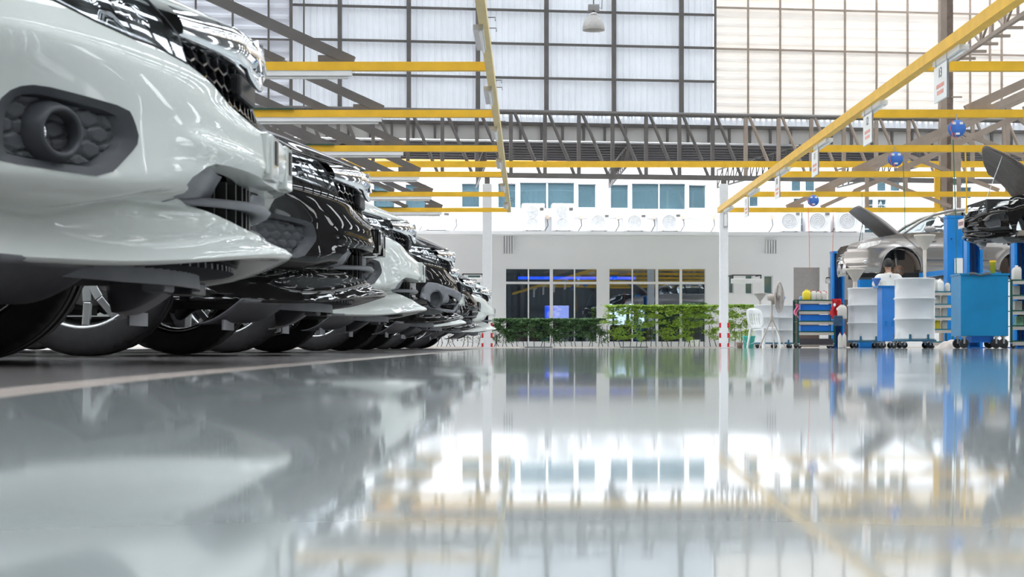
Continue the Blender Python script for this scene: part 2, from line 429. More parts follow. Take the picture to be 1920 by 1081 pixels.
# hanging bay number boards and strip lights on the two rails
M_board = mat('white sign board', (.82, .82, .80), .5, nz=.02)
M_print = mat('dark grey print', (.12, .12, .13), .6, nz=0)
M_printr = mat('faded red print', (.75, .36, .30), .6, nz=.1)
def text_mesh(txt, size, name, m, parent, loc, rot, depth=.004):
    cu = bpy.data.curves.new('t', 'FONT'); cu.body = txt; cu.size = size; cu.extrude = depth; cu.align_x = 'CENTER'; cu.align_y = 'CENTER'
    ob = bpy.data.objects.new('t', cu); COL.objects.link(ob)
    dg = bpy.context.evaluated_depsgraph_get(); dg.update()
    me = bpy.data.meshes.new_from_object(ob.evaluated_get(dg)); bpy.data.objects.remove(ob)
    me.materials.clear(); me.materials.append(m)
    o = bpy.data.objects.new(name, me); COL.objects.link(o); o.parent = parent
    o.location = loc; o.rotation_euler = rot
    return o
def board(x, y, txt, label, w=.62, s=-1, grp=None):
    t = thing('bay_sign', label, 'sign', (x, y, HB), 0, grp)
    MB().bbox((-.012, -w / 2, -.60), (.012, w / 2, -.17)).build('panel', M_board, t, bevel=.003)
    MB().bbox((-.014 , -w / 2 - .01, -.61), (.010, -w / 2 + .01, -.16)).build('frame_edge', M_alu, t)
    for yy in (-w / 2 + .05, w / 2 - .05): MB().tube([(0, yy, -.17), (0, yy, -.03)], .004, 5).build('hanger', M_steel, t)
    rot = (PI / 2, 0, -PI / 2)
    text_mesh(txt, .17, 'number', M_print, t, (-.0165, 0, -.27), rot, .001)
    for zz, ww in ((-.42, .36), (-.50, .30)):
        MB().bbox((-.0165, -ww / 2, zz - .022), (-.0125, ww / 2, zz + .022)).build('text_line', M_printr, t)
for k, (px, n) in enumerate(((1765, '13'), (1628, '12'), (1529, '11'), (1458, '10'), (1400, '9'))):
    D = 5.0 * F / (px - CX)
    board(5.0, D, n, ['nearest white hanging bay board, reading 13, in front of the brown column', 'second hanging bay board, reading 12, over the grey truss', 'third hanging bay board, middle one of the five',
                      'fourth hanging bay board, right beside the dark narrow upper window', 'farthest and smallest hanging bay board, near the striped pillar'][k])
for k, px in enumerate((1785, 1642, 1545, 1470, 1415, 1368)):
    D = 5.08 * F / (px - CX)
    t = thing('strip_light', ['white strip light on the right rail above the 13 board', 'white strip light on the right rail above the 12 board', 'white strip light on the right rail above the 11 board',
              'white strip light on the right rail above the 10 board', 'white strip light on the right rail above the 9 board', 'white strip light at the far end of the right rail'][k], 'light', (5.03, D, HB - .13), 0, 'strip lights on the right rail')
    MB().bbox((-.03, -.62, 0), (.09, .62, .062)).build('batten', M_white, t)
    MB().tube([(.03, -.6, -.02), (.03, .6, -.02)], .016, 8).build('lamp_tube', M_pvc, t)
for k, D in enumerate((18.4, 22.6, 26.6, 31.0, 35.5, 40.0)):
    t = thing('strip_light', ['nearest white strip light on the left rail', 'second white strip light on the left rail', 'third white strip light on the left rail',
              'fourth white strip light on the left rail', 'fifth white strip light on the left rail', 'farthest white strip light on the left rail'][k], 'light', (XL, D, HB - .12), 0, 'strip lights on the left rail')
    MB().bbox((-.11, -.62, 0), (-.0, .62, .06)).build('batten', M_alu, t)
    MB().tube([(-.03, -.6, -.02), (-.03, .6, -.02)], .016, 8).build('lamp_tube', M_pvc, t)
    for dd in (-.5, .1): MB().tube([(.0, dd, .16), (.13, dd, .16), (.13, dd, .12)], .006, 5).build('hook', M_steel, t)
# blue cable reels
def reel(px, py, D, label, r=.125):
    c = P(px, py, D - .15)
    t = thing('cable_reel', label, 'reel', c, 0, 'blue cable reels')
    M = Matrix.Rotation(PI / 2, 4, 'X')
    MB().lathe([(0, -.05), (r, -.05), (r + .006, -.03), (r - .02, -.02), (r - .02, .02), (r + .006, .03), (r, .05), (0, .05)], 28, M).build('drum', mat('blue reel plastic', (.05, .17, .55), .35), t)
    for a in range(5):
        q = a * 2 * PI / 5 + .3
        MB().beam((0.02 * math.cos(q), .053, .02 * math.sin(q)), (r * .85 * math.cos(q), .053, r * .85 * math.sin(q)), .012, .01).build('rib', mat('blue reel plastic', (0, 0, 0)), t)
    MB().bbox((-.035, .05, -r * .8), (.035, .06, -r * .55)).build('label_plate', M_pvc, t)
    for s in (-1, 1): MB().bbox((s * .055 - .025, -.06, r * .45), (s * .055 + .025, -.052, r * .75)).build('sticker', M_pvc, t)
    MB().bbox((-.03, -.06, -r * .8), (.03, -.052, -r * .55)).build('label_plate', M_pvc, t)
    MB().tube([(0, 0, r), (0, .05, r + .1)], .012, 6).build('hanger', M_steel2, t)
    MB().tube([(-.08, -.06, r * .9), (-.12, -.07, 0), (-.07, -.07, -r * 1.1), (-.02, -.06, -r * 1.2), (-.05, -.05, -r * .6)], .006, 6).build('cord', mat('orange cord', (.75, .16, .04), .5), t)
reel(1794, 241, 25.0, 'largest blue cable reel, hanging under the second right yellow beam')
reel(1679, 298, 29.37, 'middle blue cable reel with orange cord below the third right yellow beam')
reel(1525, 376, 38.07, 'smallest blue cable reel, hanging over the shelves and drums', .125)
# high bay lamp
D = 32; c = P(1113, 57, D)
t = thing('high_bay_lamp', 'white dome high bay lamp hanging in front of the ribbed wall', 'lamp', c)
MB().lathe([(.215, 0), (.225, .02), (.215, .08), (.19, .16), (.15, .235), (.10, .285), (.06, .30), (.055, .30), (.14, .225), (.18, .15), (.205, .08), (.212, .02)], 32).build('shade', mat('prismatic shade', (.62, .60, .58), .25, nz=.1, ns=20, transl=.3), t)
MB().lathe([(.0, .29), (.07, .29), (.075, .33), (.05, .36), (.03, .38), (0, .38)], 20).build('collar', M_alu, t)
MB().bbox((-.11, -.08, .38), (.11, .08, .50)).build('ballast_box', mat('grey ballast', (.30, .29, .29), .4), t, bevel=.008)
MB().tube([(0, 0, .5), (0, 0, 13.2 - c.z)], .012, 8).build('rod', M_steel, t)
MB().tube([(.11, 0, .45), (.16, 0, .42), (.17, 0, .6), (.02, 0, 1.0)], .006, 5).build('cord', M_black, t)

# ---- pillars carrying the truss
M_pillar = mat('white pillar paint', (.74, .74, .75), .6, nz=.02)
for px, lab in ((913.5, 'white square concrete pillar left, behind the parked cars'), (1357, 'white square concrete pillar with red stripes between hedge and drums')):
    k = (px - CX) / F; Y = 49.4 / (1 - GS * k); X = k * Y
    t = thing('pillar', lab, 'pillar', (X, Y, 0))
    w = .138 if px < 1000 else .125
    MB().bbox((-w, -w, 0), (w, w, ZC + (CY - 345) * Y / F)).build('shaft', M_pillar, t, bevel=.01)
    MB().bbox((-.08, -.06, ZC + (CY - 345) * Y / F), (.08, .06, tz(px, 329))).build('steel_post', M_steel, t)
    for (a, b_) in ((605, 614), (624, 633), (643, 650)):
        z0, z1 = ZC + (CY - b_) * Y / F, ZC + (CY - a) * Y / F
        for s in (-1, 1): MB().bbox((s * w - .03, -w - .006, z0), (s * w + .03, -w + .05, z1)).build('red_stripe', M_red, t)
    if px > 1000:
        MB().bbox((-.02, -w - .02, ZC + (CY - 427) * Y / F), (.10, -w, ZC + (CY - 399) * Y / F)).build('notice_frame', M_alu, t)
        MB().bbox((-.005, -w - .025, ZC + (CY - 424) * Y / F), (.085, -w - .02, ZC + (CY - 402) * Y / F)).build('notice', M_white, t)

# ================================================================ BUILDING ACROSS THE YARD
BS = .06; BA = math.atan(BS); BD = 58.0
def bu(px, dy=0): k = (px - CX) / F; return (BD + dy) * k / (1 - BS * k) / math.cos(BA)
def bz(px, py, dy=0): k = (px - CX) / F; return ZC + (CY - py) * ((BD + dy) / (1 - BS * k)) / F
def bp(o): o.location = (0, BD, 0); o.rotation_euler = (0, 0, BA); return o
def bstruct(name, b, m, **k): o = bp(b.build(name, m, **k)); o['kind'] = 'structure'; return o
def bthing(name, label, cat, px, py, dy=0, group=None):
    u = bu(px, dy); z = bz(px, py, dy)
    return thing(name, label, cat, (u * math.cos(BA) - dy * math.sin(BA), BD + u * math.sin(BA) + dy * math.cos(BA), z), BA, group)
def wall_holes(u0, u1, z0, z1, holes, th=.2):
    us = sorted({u0, u1, *[h[0] for h in holes], *[h[1] for h in holes]}); zs = sorted({z0, z1, *[h[2] for h in holes], *[h[3] for h in holes]})
    b = MB()
    for i in range(len(us) - 1):
        for j in range(len(zs) - 1):
            cu, cz = (us[i] + us[i + 1]) / 2, (zs[j] + zs[j + 1]) / 2
            if any(h[0] < cu < h[1] and h[2] < cz < h[3] for h in holes): continue
            b.add([(us[i], 0, zs[j]), (us[i + 1], 0, zs[j]), (us[i + 1], 0, zs[j + 1]), (us[i], 0, zs[j + 1])], [(0, 1, 2, 3)])
    for a, c, d, e in holes:
        b.add([(a, 0, d), (c, 0, d), (c, 0, e), (a, 0, e), (a, th, d), (c, th, d), (c, th, e), (a, th, e)], [(0, 1, 5, 4), (1, 2, 6, 5), (2, 3, 7, 6), (3, 0, 4, 7)])
    return b
def rect(x0, y0, x1, y1, dy=0): return (bu(x0, dy), bu(x1, dy), bz((x0 + x1) / 2, y1, dy), bz((x0 + x1) / 2, y0, dy))
low = [rect(948, 503, 1120, 641), rect(1142, 503, 1323, 641), rect(1366, 515, 1376, 550), rect(1397, 515, 1411, 551), rect(1432, 516, 1449, 551), rect(1488, 501, 1537, 650),
       rect(1553, 501, 1600, 650), rect(876, 514, 902, 552), rect(640, 503, 800, 641)]
up = [rect(865, 343, 900, 389), rect(933, 343, 968, 390), rect(974, 341, 1078, 392), rect(1083, 344, 1118, 390), rect(1144, 345, 1179, 391), rect(1184, 343, 1286, 393), rect(1291, 346, 1324, 391),
      rect(1405, 347, 1422, 387), rect(1484, 330, 1502, 358), rect(1510, 330, 1528, 358), rect(1488, 371, 1504, 389), rect(1502, 381, 1506, 434), rect(1645, 330, 1662, 358), rect(1670, 330, 1688, 358),
      rect(1621, 373, 1638, 395), rect(1646, 373, 1662, 395), rect(1621, 408, 1638, 440), rect(1800, 350, 1822, 372), rect(700, 345, 740, 392), rect(760, 345, 800, 392)]
zl = bz(1000, 441)
bstruct('wall_yard_lower', wall_holes(-26, 26, -.05, zl, low), mat('white yard wall paint', (.84, .84, .85), .8, nz=.02, ns=.6))
bstruct('wall_yard_upper', wall_holes(-26, 26, zl, bz(1000, 303), up), mat('white upper wall paint', (.86, .87, .90), .8, nz=.02, ns=.6))
bstruct('trim_1', MB().bbox((-26, -.03, bz(1000, 303)), (22, .3, bz(1000, 294))), mat('orange fascia paint', (.62, .30, .08), .6))
ld = .8
bstruct('trim_2', MB().bbox((-26, -ld, zl - .02), (22, 0, zl + .10)), M_plasterw)
bstruct('floor_yard', MB().bbox((-26, -5.2, -.03), (26, 0, .012)), mat('pale concrete yard', (.68, .66, .63), .85, nz=.06))  # pale slab added to bounce light onto the lower wall
bstruct('trim_3', MB().bbox((-26, -2.4, -.02), (22, -2.15, .05)), mat('pinkish concrete kerb', (.62, .55, .50), .8, nz=.1))
# building roof and inside of the ground floor rooms
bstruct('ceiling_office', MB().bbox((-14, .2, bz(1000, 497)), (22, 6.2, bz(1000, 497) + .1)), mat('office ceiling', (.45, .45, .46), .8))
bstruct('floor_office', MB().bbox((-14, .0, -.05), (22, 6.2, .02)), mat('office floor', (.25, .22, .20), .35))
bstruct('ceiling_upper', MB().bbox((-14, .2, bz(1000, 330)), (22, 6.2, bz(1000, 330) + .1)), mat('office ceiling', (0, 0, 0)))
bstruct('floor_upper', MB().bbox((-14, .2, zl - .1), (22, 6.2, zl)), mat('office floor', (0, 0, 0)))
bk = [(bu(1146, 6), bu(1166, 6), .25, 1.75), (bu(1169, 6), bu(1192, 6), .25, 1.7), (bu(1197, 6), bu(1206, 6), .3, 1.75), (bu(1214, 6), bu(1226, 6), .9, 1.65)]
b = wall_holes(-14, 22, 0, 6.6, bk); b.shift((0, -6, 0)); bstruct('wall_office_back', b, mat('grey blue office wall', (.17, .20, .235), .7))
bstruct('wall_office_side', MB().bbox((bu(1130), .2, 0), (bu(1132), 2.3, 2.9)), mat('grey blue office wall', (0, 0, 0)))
def glass_mat(name, tint, refl, film=None):
    m = bpy.data.materials.new(name); m.use_nodes = True; nt = m.node_tree; N = nt.nodes; L = nt.links
    N.remove(N['Principled BSDF']); g = N.new('ShaderNodeBsdfGlossy'); g.inputs['Roughness'].default_value = .01; g.inputs[0].default_value = (.85, .92, .97, 1)
    t = N.new('ShaderNodeBsdfTransparent'); t.inputs[0].default_value = (*tint, 1)
    mx = N.new('ShaderNodeMixShader'); mx.inputs[0].default_value = refl
    ns = N.new('ShaderNodeTexNoise'); ns.inputs['Scale'].default_value = .8; bp_ = N.new('ShaderNodeBump'); bp_.inputs['Strength'].default_value = .15; bp_.inputs['Distance'].default_value = .02
    L.new(ns.outputs['Fac'], bp_.inputs['Height']); L.new(bp_.outputs[0], g.inputs['Normal'])
    L.new(t.outputs[0], mx.inputs[1]); L.new(g.outputs[0], mx.inputs[2])
    if film:
        df = N.new('ShaderNodeBsdfDiffuse'); df.inputs[0].default_value = (*film, 1); m2 = N.new('ShaderNodeMixShader'); m2.inputs[0].default_value = .45
        L.new(mx.outputs[0], m2.inputs[1]); L.new(df.outputs[0], m2.inputs[2]); L.new(m2.outputs[0], N['Material Output'].inputs[0])
    else: L.new(mx.outputs[0], N['Material Output'].inputs[0])
    MATS[name] = m; return m
M_glass = glass_mat('tinted window glass', (.50, .58, .66), .22)
M_glassu = glass_mat('blue window glass', (.30, .50, .60), .30, (.15, .26, .31))
M_frame = mat('white window frame', (.82, .82, .83), .4, nz=.01)
WN = [0]
def window(x0, y0, x1, y1, vs=(), hs=(), fw=1.6, gm=None, dep=.06, door=None):
    WN[0] += 1
    a, c, d, e = rect(x0, y0, x1, y1); s = fw * BD / F
    w = MB()
    for (p, q) in (((a, d), (a + s, e)), ((c - s, d), (c, e)), ((a, d), (c, d + s)), ((a, e - s), (c, e))): w.bbox((p[0], dep, p[1]), (q[0], dep + .06, q[1]))
    o = bstruct('window_%d' % WN[0], w, M_frame)
    for px, hw in vs: u = bu(px); w2 = hw * BD / F; MB().bbox((u - w2, dep - .005, d), (u + w2, dep + .05, e)).build('mullion', M_frame, o)
    for py, hw in hs: z = bz((x0 + x1) / 2, py); w2 = hw * BD / F; MB().bbox((a, dep - .008, z - w2), (c, dep + .05, z + w2)).build('transom', M_frame, o)
    MB().bbox((a, dep + .02, d), (c, dep + .03, e)).build('pane', gm or M_glassu, o)
    return o
window(948, 503, 1120, 641, ((991, 1.2), (1034, 3.0), (1077.5, 1.2)), ((530, 2.2),), 1.2, M_glass)
w2 = window(1142, 503, 1323, 641, ((1186, 1.2), (1232, 2.6), (1277, 2.4)), ((530, 2.2),), 1.2, M_glass)
window(640, 503, 800, 641, ((680, 1.2), (720, 3.0), (760, 1.2)), ((530, 2.2),), 1.2, M_glass)
for r_ in ((1366, 515, 1376, 550), (1397, 515, 1411, 551), (1432, 516, 1449, 551), (876, 514, 902, 552)): window(*r_, fw=1.8, gm=glass_mat('green grey glass', (.35, .5, .5), .25, (.20, .34, .34)))
window(865, 343, 900, 389); window(933, 343, 968, 390); window(974, 341, 1078, 392, ((1026, 1.6),)); window(1083, 344, 1118, 390)
window(1144, 345, 1179, 391); window(1184, 343, 1286, 393, ((1236, 1.2),)); window(1291, 346, 1324, 391)
for r_ in up[7:]:
    pass
for r_ in ((1405, 347, 1422, 387), (1484, 330, 1502, 358), (1510, 330, 1528, 358), (1488, 371, 1504, 389), (1502, 381, 1506, 434), (1645, 330, 1662, 358), (1670, 330, 1688, 358), (1621, 373, 1638, 395), (1646, 373, 1662, 395),
           (1621, 408, 1638, 440), (1800, 350, 1822, 372), (700, 345, 740, 392), (760, 345, 800, 392)):
    hs = ((384, .5), (395, .5)) if r_[1] == 373 else ((418, .6), (429, .6)) if r_[1] == 408 else ((394, .5), (407, .5), (420, .5)) if r_[3] == 434 else ()
    window(*r_, fw=1.0, hs=hs if hs else ())
# dark doorways right: grey roller doors with a brown foot
for n_, (x0, x1) in enumerate(((1488, 1537), (1553, 1600))):
    a, c, d, e = rect(x0, 501, x1, 650)
    o = bstruct('door_%d' % (n_ + 1), MB().bbox((a, .1, 1.75), (c, .16, e)), mat('grey door panel', (.36, .34, .33), .6))
    MB().bbox((a, .12, 0), (c, .17, 1.75)).build('foot_panel', mat('brown door foot', (.13, .09, .075), .6), o)
# wall frames round the upper windows
bstruct('trim_4', MB().bbox((bu(1131), -.05, zl), (bu(1136), 0, bz(1000, 303))), M_frame)
# air conditioner outdoor units on the ledge
M_ac = mat('air conditioner casing', (.84, .85, .86), .45, nz=.01)
def ac_unit(x0, y0, x1, y1, label, fans=1, grp='outdoor air conditioner units'):
    dy = -.42
    xm = (x0 + x1) / 2; w = bu(x1, dy) - bu(x0, dy); h = bz(xm, y0, dy) - (zl + .10)
    t = bthing('air_conditioner', label, 'air conditioner', xm, 439, dy, grp); t.location.z = zl + .10
    MB().bbox((-w / 2, 0, .05), (w / 2, .36, h)).build('casing', M_ac, t, bevel=.02)
    for s in (-.3, .3): MB().bbox((s * w - .03, -.02, 0), (s * w + .03, .38, .05)).build('foot', M_steel, t)
    for i in range(fans):
        cz = h * (.5 if fans == 1 else (.28 + .42 * i)); r = min(.30, w * .36, h * (.34 if fans == 1 else .2))
        M = Matrix.Translation((-.04 * w, -.005, cz)) @ Matrix.Rotation(PI / 2, 4, 'X')
        g = MB().lathe([(r, 0), (r + .015, .02), (r, .03)], 26, M)
        for q in range(1, 4): g.lathe([(r * q / 4, .015), (r * q / 4 + .008, .02), (r * q / 4, .025)], 20, M)
        gr = g.build('fan_grille', mat('grille grey', (.70, .71, .73), .5), t)
        f = MB()
        for q in range(5):
            a = q * 2 * PI / 5
            f.add([M @ Vector((math.cos(a + da) * rr * r, math.sin(a + da) * rr * r, zz)) for da, rr, zz in ((0, .15, .004), (.75, .3, .004), (.85, .92, .012), (.2, .92, .004))], [(0, 1, 2, 3)])
        f.build('fan_blade_wheel', mat('fan grey', (.76, .77, .79), .5), t)
    MB().bbox((w * .28, -.008, h * .75), (w * .45, 0, h * .85)).build('badge', M_alu, t)
ac_unit(790, 393, 843, 438, 'white air conditioner outdoor unit left of the left pillar')
ac_unit(978, 381, 1020, 439, 'tall twin fan white air conditioner, left one of the tall pair', 2)
ac_unit(1034, 381, 1075, 439, 'tall twin fan white air conditioner, right one of the tall pair', 2)
ac_unit(1101, 397, 1142, 439, 'low white air conditioner directly right of the tall pair')
ac_unit(1169, 397, 1211, 439, 'low white air conditioner in the middle of the low row')
ac_unit(1234, 396, 1276, 439, 'low white air conditioner nearest the striped pillar')
ac_unit(1460, 392, 1500, 439, 'low white air conditioner right of the striped pillar, over the slatted vents')
ac_unit(1510, 392, 1556, 439, 'low white air conditioner above the first grey doorway')
ac_unit(1566, 392, 1612, 439, 'low white air conditioner above the second grey doorway')
M_box = mat('beige junction box', (.62, .50, .42), .5)
for k, (px, lab) in enumerate(((791, 'left of the left air conditioner'), (855, 'between left air conditioner and left pillar'), (1026, 'between the two tall air conditioners'), (1089, 'right of the tall air conditioners'), (1159, 'between the first and second low air conditioners'),
                               (1226, 'between the second and third low air conditioners'), (1281, 'right of the third low air conditioner'), (1338, 'by the striped pillar'), (1447, 'near the hanging 10 board'), (1565, 'above the grey doorways'))):
    t = bthing('junction_box', 'small beige junction box with black cable, ' + lab, 'electrical box', px, 407, -.07, 'junction boxes on the upper wall')
    MB().bbox((-.06, -.06, -.08), (.06, .05, .08)).build('cover', M_box, t, bevel=.01)
    MB().tube([(0, -.04, -.08), (.02, -.08, -.3), (-.1, -.15, -.5), (-.22, -.12, -.6)], .014, 6).build('cable', M_black, t)
bstruct('trim_5', MB().bbox((-14, -.03, bz(1000, 408)), (bu(1340), 0, bz(1000, 406.6))), mat('conduit grey', (.55, .56, .58), .5))
# slatted vents under the ledge
for (x0, x1, y0, y1, lab) in ((943, 962, 438, 475, 'white slatted vent under the ledge right of the left pillar'), (1437, 1456, 450, 475, 'white slatted vent under the ledge right of the striped pillar')):
    t = bthing('wall_vent', lab, 'vent', (x0 + x1) / 2, y1, -.06)
    w = bu(x1) - bu(x0); h = bz(1000, y0) - bz(1000, y1)
    MB().bbox((-w / 2, 0, 0), (w / 2, .05, h)).build('back_plate', mat('vent grey', (.5, .5, .52), .6), t)
    for i in range(5): MB().bbox((-w / 2 + w * i / 4 - .022, -.05, 0), (-w / 2 + w * i / 4 + .022, .01, h)).build('slat', M_frame, t)
# bracket signs
def bracket_sign(x0, x1, y, lab, txt=None):
    dy = -.9; t = bthing('bracket_sign', lab, 'sign', (x0 + x1) / 2, y, dy)
    w = bu(x1, dy) - bu(x0, dy)
    MB().bbox((-w / 2, -.06, -.08), (w / 2, .06, .09)).build('sign_box', M_white, t, bevel=.01)
    for s in (-1, 1):
        MB().bbox((s * (w / 2 - .06) - .018, -.018, .09), (s * (w / 2 - .06) + .018, .018, .22)).build('hanger', M_black, t)
        MB().bbox((s * (w / 2 - .06) - .018, -.018, .20), (s * (w / 2 - .06) + .018, .9, .235)).build('arm', M_black, t)
    MB().bbox((-w / 2 + .04, -.02, .20), (w / 2 - .04, .02, .235)).build('arm', M_black, t)
    if txt: text_mesh(txt, .13, 'lettering', M_print, t, (-.15, -.063, 0), (PI / 2, 0, 0), .001)
bracket_sign(862, 906, 525, 'white bracket sign box beside the left pillar, above the car roofs', 'ห้องรับรอง')
bracket_sign(1368, 1427, 527, 'long white bracket sign box right of the striped pillar')
t = bthing('wall_speaker', 'small grey cylinder lamp on a black bracket near the blue lift post', 'lamp', 1554, 527, -.5)
MB().lathe([(.0, -.13), (.075, -.13), (.08, .1), (.06, .13), (0, .13)], 18, Matrix.Rotation(PI / 2, 4, 'Y')).build('body', M_alu, t)
MB().tube([(-.1, 0, .02), (-.1, 0, .14), (.1, 0, .14), (.1, 0, .02)], .014, 6).build('bracket', M_black, t)
MB().bbox((-.02, 0, .12), (.02, .5, .15)).build('arm', M_black, t)
# television and blue light strip inside
t = bthing('television', 'lit television showing a blue and white picture behind the left office window', 'television', 1049, 586, 1.6)
w, h = bu(1071, 1.6) - bu(1026, 1.6), bz(1000, 573, 1.6) - bz(1000, 600, 1.6)
MB().bbox((-w / 2 - .02, .0, -h / 2 - .02), (w / 2 + .02, .05, h / 2 + .02)).build('casing', M_black, t)
def tv_mat():
    m = bpy.data.materials.new('television picture'); m.use_nodes = True; nt = m.node_tree; N = nt.nodes; L = nt.links; b = N['Principled BSDF']
    tc = N.new('ShaderNodeTexCoord'); s = N.new('ShaderNodeSeparateXYZ'); L.new(tc.outputs['Generated'], s.inputs[0])
    n = N.new('ShaderNodeTexNoise'); n.inputs['Scale'].default_value = 2.2; L.new(tc.outputs['Generated'], n.inputs['Vector'])
    a = N.new('ShaderNodeMath'); a.operation = 'ADD'; L.new(s.outputs[0], a.inputs[0]); L.new(n.outputs['Fac'], a.inputs[1])
    r = N.new('ShaderNodeValToRGB'); L.new(a.outputs[0], r.inputs[0]); e = r.color_ramp.elements
    e[0].position = .55; e[0].color = (.02, .12, .9, 1); e[1].position = .85; e[1].color = (.55, .45, .95, 1)
    q = e.new(1.05); q.color = (.85, .75, .98, 1); q = e.new(1.2); q.color = (.5, .5, .95, 1)
    L.new(r.outputs[0], b.inputs['Emission Color']); b.inputs['Emission Strength'].default_value = 2.2; b.inputs['Base Color'].default_value = (.02, .02, .02, 1)
    return m
MB().bbox((-w / 2, -.006, -h / 2), (w / 2, 0, h / 2)).build('screen', tv_mat(), t)
MB().bbox((-.2, .05, -1.6), (.2, .12, -.1)).build('stand', M_black, t)
t = bthing('light_strip', 'glowing blue light strip along the office ceiling behind the window heads', 'light', 1070, 521, 2.5)
MB().bbox((bu(970) - bu(1070), 0, -.08), (bu(1210) - bu(1070), .08, .08)).build('housing', M_black, t)
MB().bbox((bu(975) - bu(1070), -.02, -.055), (bu(1205) - bu(1070), -.002, .055)).build('diffuser', mat('blue glow', (.01, .03, .4), .5, nz=0, emis=(.01, .12, 1.0), es=2.2), t)
# seats in the offices
def sofa(px, dy, lab, m):
    t = bthing('armchair', lab, 'chair', px, 652, dy); t.location.z = .02
    MB().bbox((-.4, -.35, .12), (.4, .35, .42)).build('seat', m, t, bevel=.05)
    MB().bbox((-.4, .25, .3), (.4, .42, .85)).build('backrest', m, t, bevel=.05)
    for s in (-1, 1): MB().bbox((s * .45 - .07, -.35, .1), (s * .45 + .07, .4, .6)).build('armrest', m, t, bevel=.04)
    for sx in (-.38, .38):
        for sy in (-.3, .35): MB().bbox((sx - .03, sy - .03, 0), (sx + .03, sy + .03, .12)).build('leg', M_black, t)
M_sofa = mat('dark red leather', (.16, .02, .025), .4); M_sofb = mat('brown leather', (.10, .05, .035), .4)
sofa(970, 2.2, 'brown armchair behind the left end of the dark hedge', M_sofb)
sofa(988, 1.4, 'red armchair at the left office window', M_red)
sofa(1055, 2.0, 'dark red armchair below the television', M_sofa)
sofa(1098, 2.6, 'dark red armchair right of the television', M_sofa)
sofa(1172, 2.2, 'dark red armchair behind the left end of the green hedge', M_sofa)
sofa(1212, 2.6, 'dark red armchair behind the middle of the green hedge', M_sofa)
# canopy over the yard, outside the gable
zc0, zc1 = gz(1000, 264) + .05, ZC + (CY - 297) * 56.3 / F
b = MB(); n = 16
pr = [(50.4 + i * 5.9 / n, zc0 + (zc1 - zc0) * i / n + (.05 if i % 2 else 0)) for i in range(n + 1)]
b.add([(x, y + GS * x * .9, z) for x in (-24, 34) for y, z in pr], [(i, i + 1, n + 2 + i, n + 1 + i) for i in range(n)])
cn = struct('ceiling_canopy', b, mat('grey canopy sheet', (.50, .50, .52), .4, .0, nz=.1))
for i in range(7):
    t_ = (i + .5) / 7; y = 50.4 + 5.9 * t_; z = zc0 + (zc1 - zc0) * t_ - .06
    MB().beam((-24, y - 24 * GS * .9, z), (34, y + 34 * GS * .9, z), .07, .09).build('purlin', mat('dark canopy steel', (.12, .11, .115), .5), cn)
def canopy_lattice(pa, ya, pb_, yb, lab, wid):
    A = P(pa, 306, ya); B = P(pb_, 282, yb); A.z = 5.62; B.z = 5.75
    t = thing('canopy_lattice', lab, 'girder', A, 0)
    d = B - A; H = Vector((0, 0, .62))
    MB().beam((0, 0, 0), d, .05, .05).build('bottom_chord', M_steel, t); MB().beam(H, d + H, .05, .05).build('top_chord', M_steel, t)
    for i in range(wid + 1):
        a = d * i / wid; MB().beam(a, a + H, .035, .035).build('web_post', M_steel, t)
        if i < wid: MB().beam(a, d * (i + 1) / wid + H, .03, .03).build('web_diagonal', M_steel, t)
canopy_lattice(1142, 57.0, 1180, 50.6, 'grey canopy lattice behind the truss middle, above the tall window group', 12)
canopy_lattice(893, 57.0, 912, 50.6, 'grey canopy lattice just above the left pillar', 12)
canopy_lattice(1345, 57.0, 1500, 51.0, 'brown canopy lattice above the striped pillar', 14)
canopy_lattice(1570, 57.0, 1725, 51.5, 'brown canopy lattice behind the middle blue reel', 14)

# hedges ----------------------------------------------------------------
def leaf_mesh(name, w, h, n, leaf, m, seed, low=.15, side=.20, clump=None):
    r = random.Random(seed); b = MB()
    cl = [(r.uniform(-w / 2, w / 2), r.uniform(-side * .8, side * .8), low + (h - low) * r.random() ** .7) for _ in range(clump or 26)]
    for i in range(n):
        if i % 4 == 0: c = Vector((r.uniform(-w / 2, w / 2), r.uniform(-side, side), h - abs(r.gauss(0, .05)) + .03))
        else:
            q = r.choice(cl); c = Vector((q[0] + r.gauss(0, .09), q[1] + r.gauss(0, .08), min(q[2] + r.gauss(0, .035), h + .04)))
        a = r.uniform(0, 2 * PI); t = r.uniform(-.9, .9)
        u = Vector((math.cos(a), math.sin(a), r.uniform(-.3, .3))) * leaf * r.uniform(.6, 1.2); v = Vector((-math.sin(a) * math.cos(t), math.cos(a) * math.cos(t), math.sin(t))) * leaf * .5
        b.add([c - u, c + v, c + u, c - v], [(0, 1, 2, 3)])
    return b
def stems(w, h, seed):
    r = random.Random(seed); b = MB()
    for s in range(3):
        x = (s - 1) * w * .36 + r.uniform(-.04, .04); p = [(x, 0, 0)]
        for z in (.25, .6, 1.0): 
            if z * h < h * .95: x += r.uniform(-.10, .10); p.append((x, r.uniform(-.04, .04), z * h * .9))
        b.tube(p, [.014, .012, .009, .006][:len(p)], 5)
        for q in range(5):
            z = r.uniform(.15, .8) * h; b.tube([(x * .9, 0, z), (x + r.uniform(-.2, .2), r.uniform(-.15, .15), z + r.uniform(.05, .3))], .005, 4)
    return b
M_leafd = mat('shade toned hedge leaf', (.10, .20, .08), .5, nz=.45, ns=6, transl=.25)  # leaf green darkened; the shade on these bushes is in the colour
M_leafl = mat('sun toned hedge leaf', (.36, .52, .09), .45, nz=.5, ns=5, transl=.4)  # leaf green brightened; sunlight on these bushes is painted into the colour
M_stem = mat('hedge stem', (.05, .04, .045), .8)
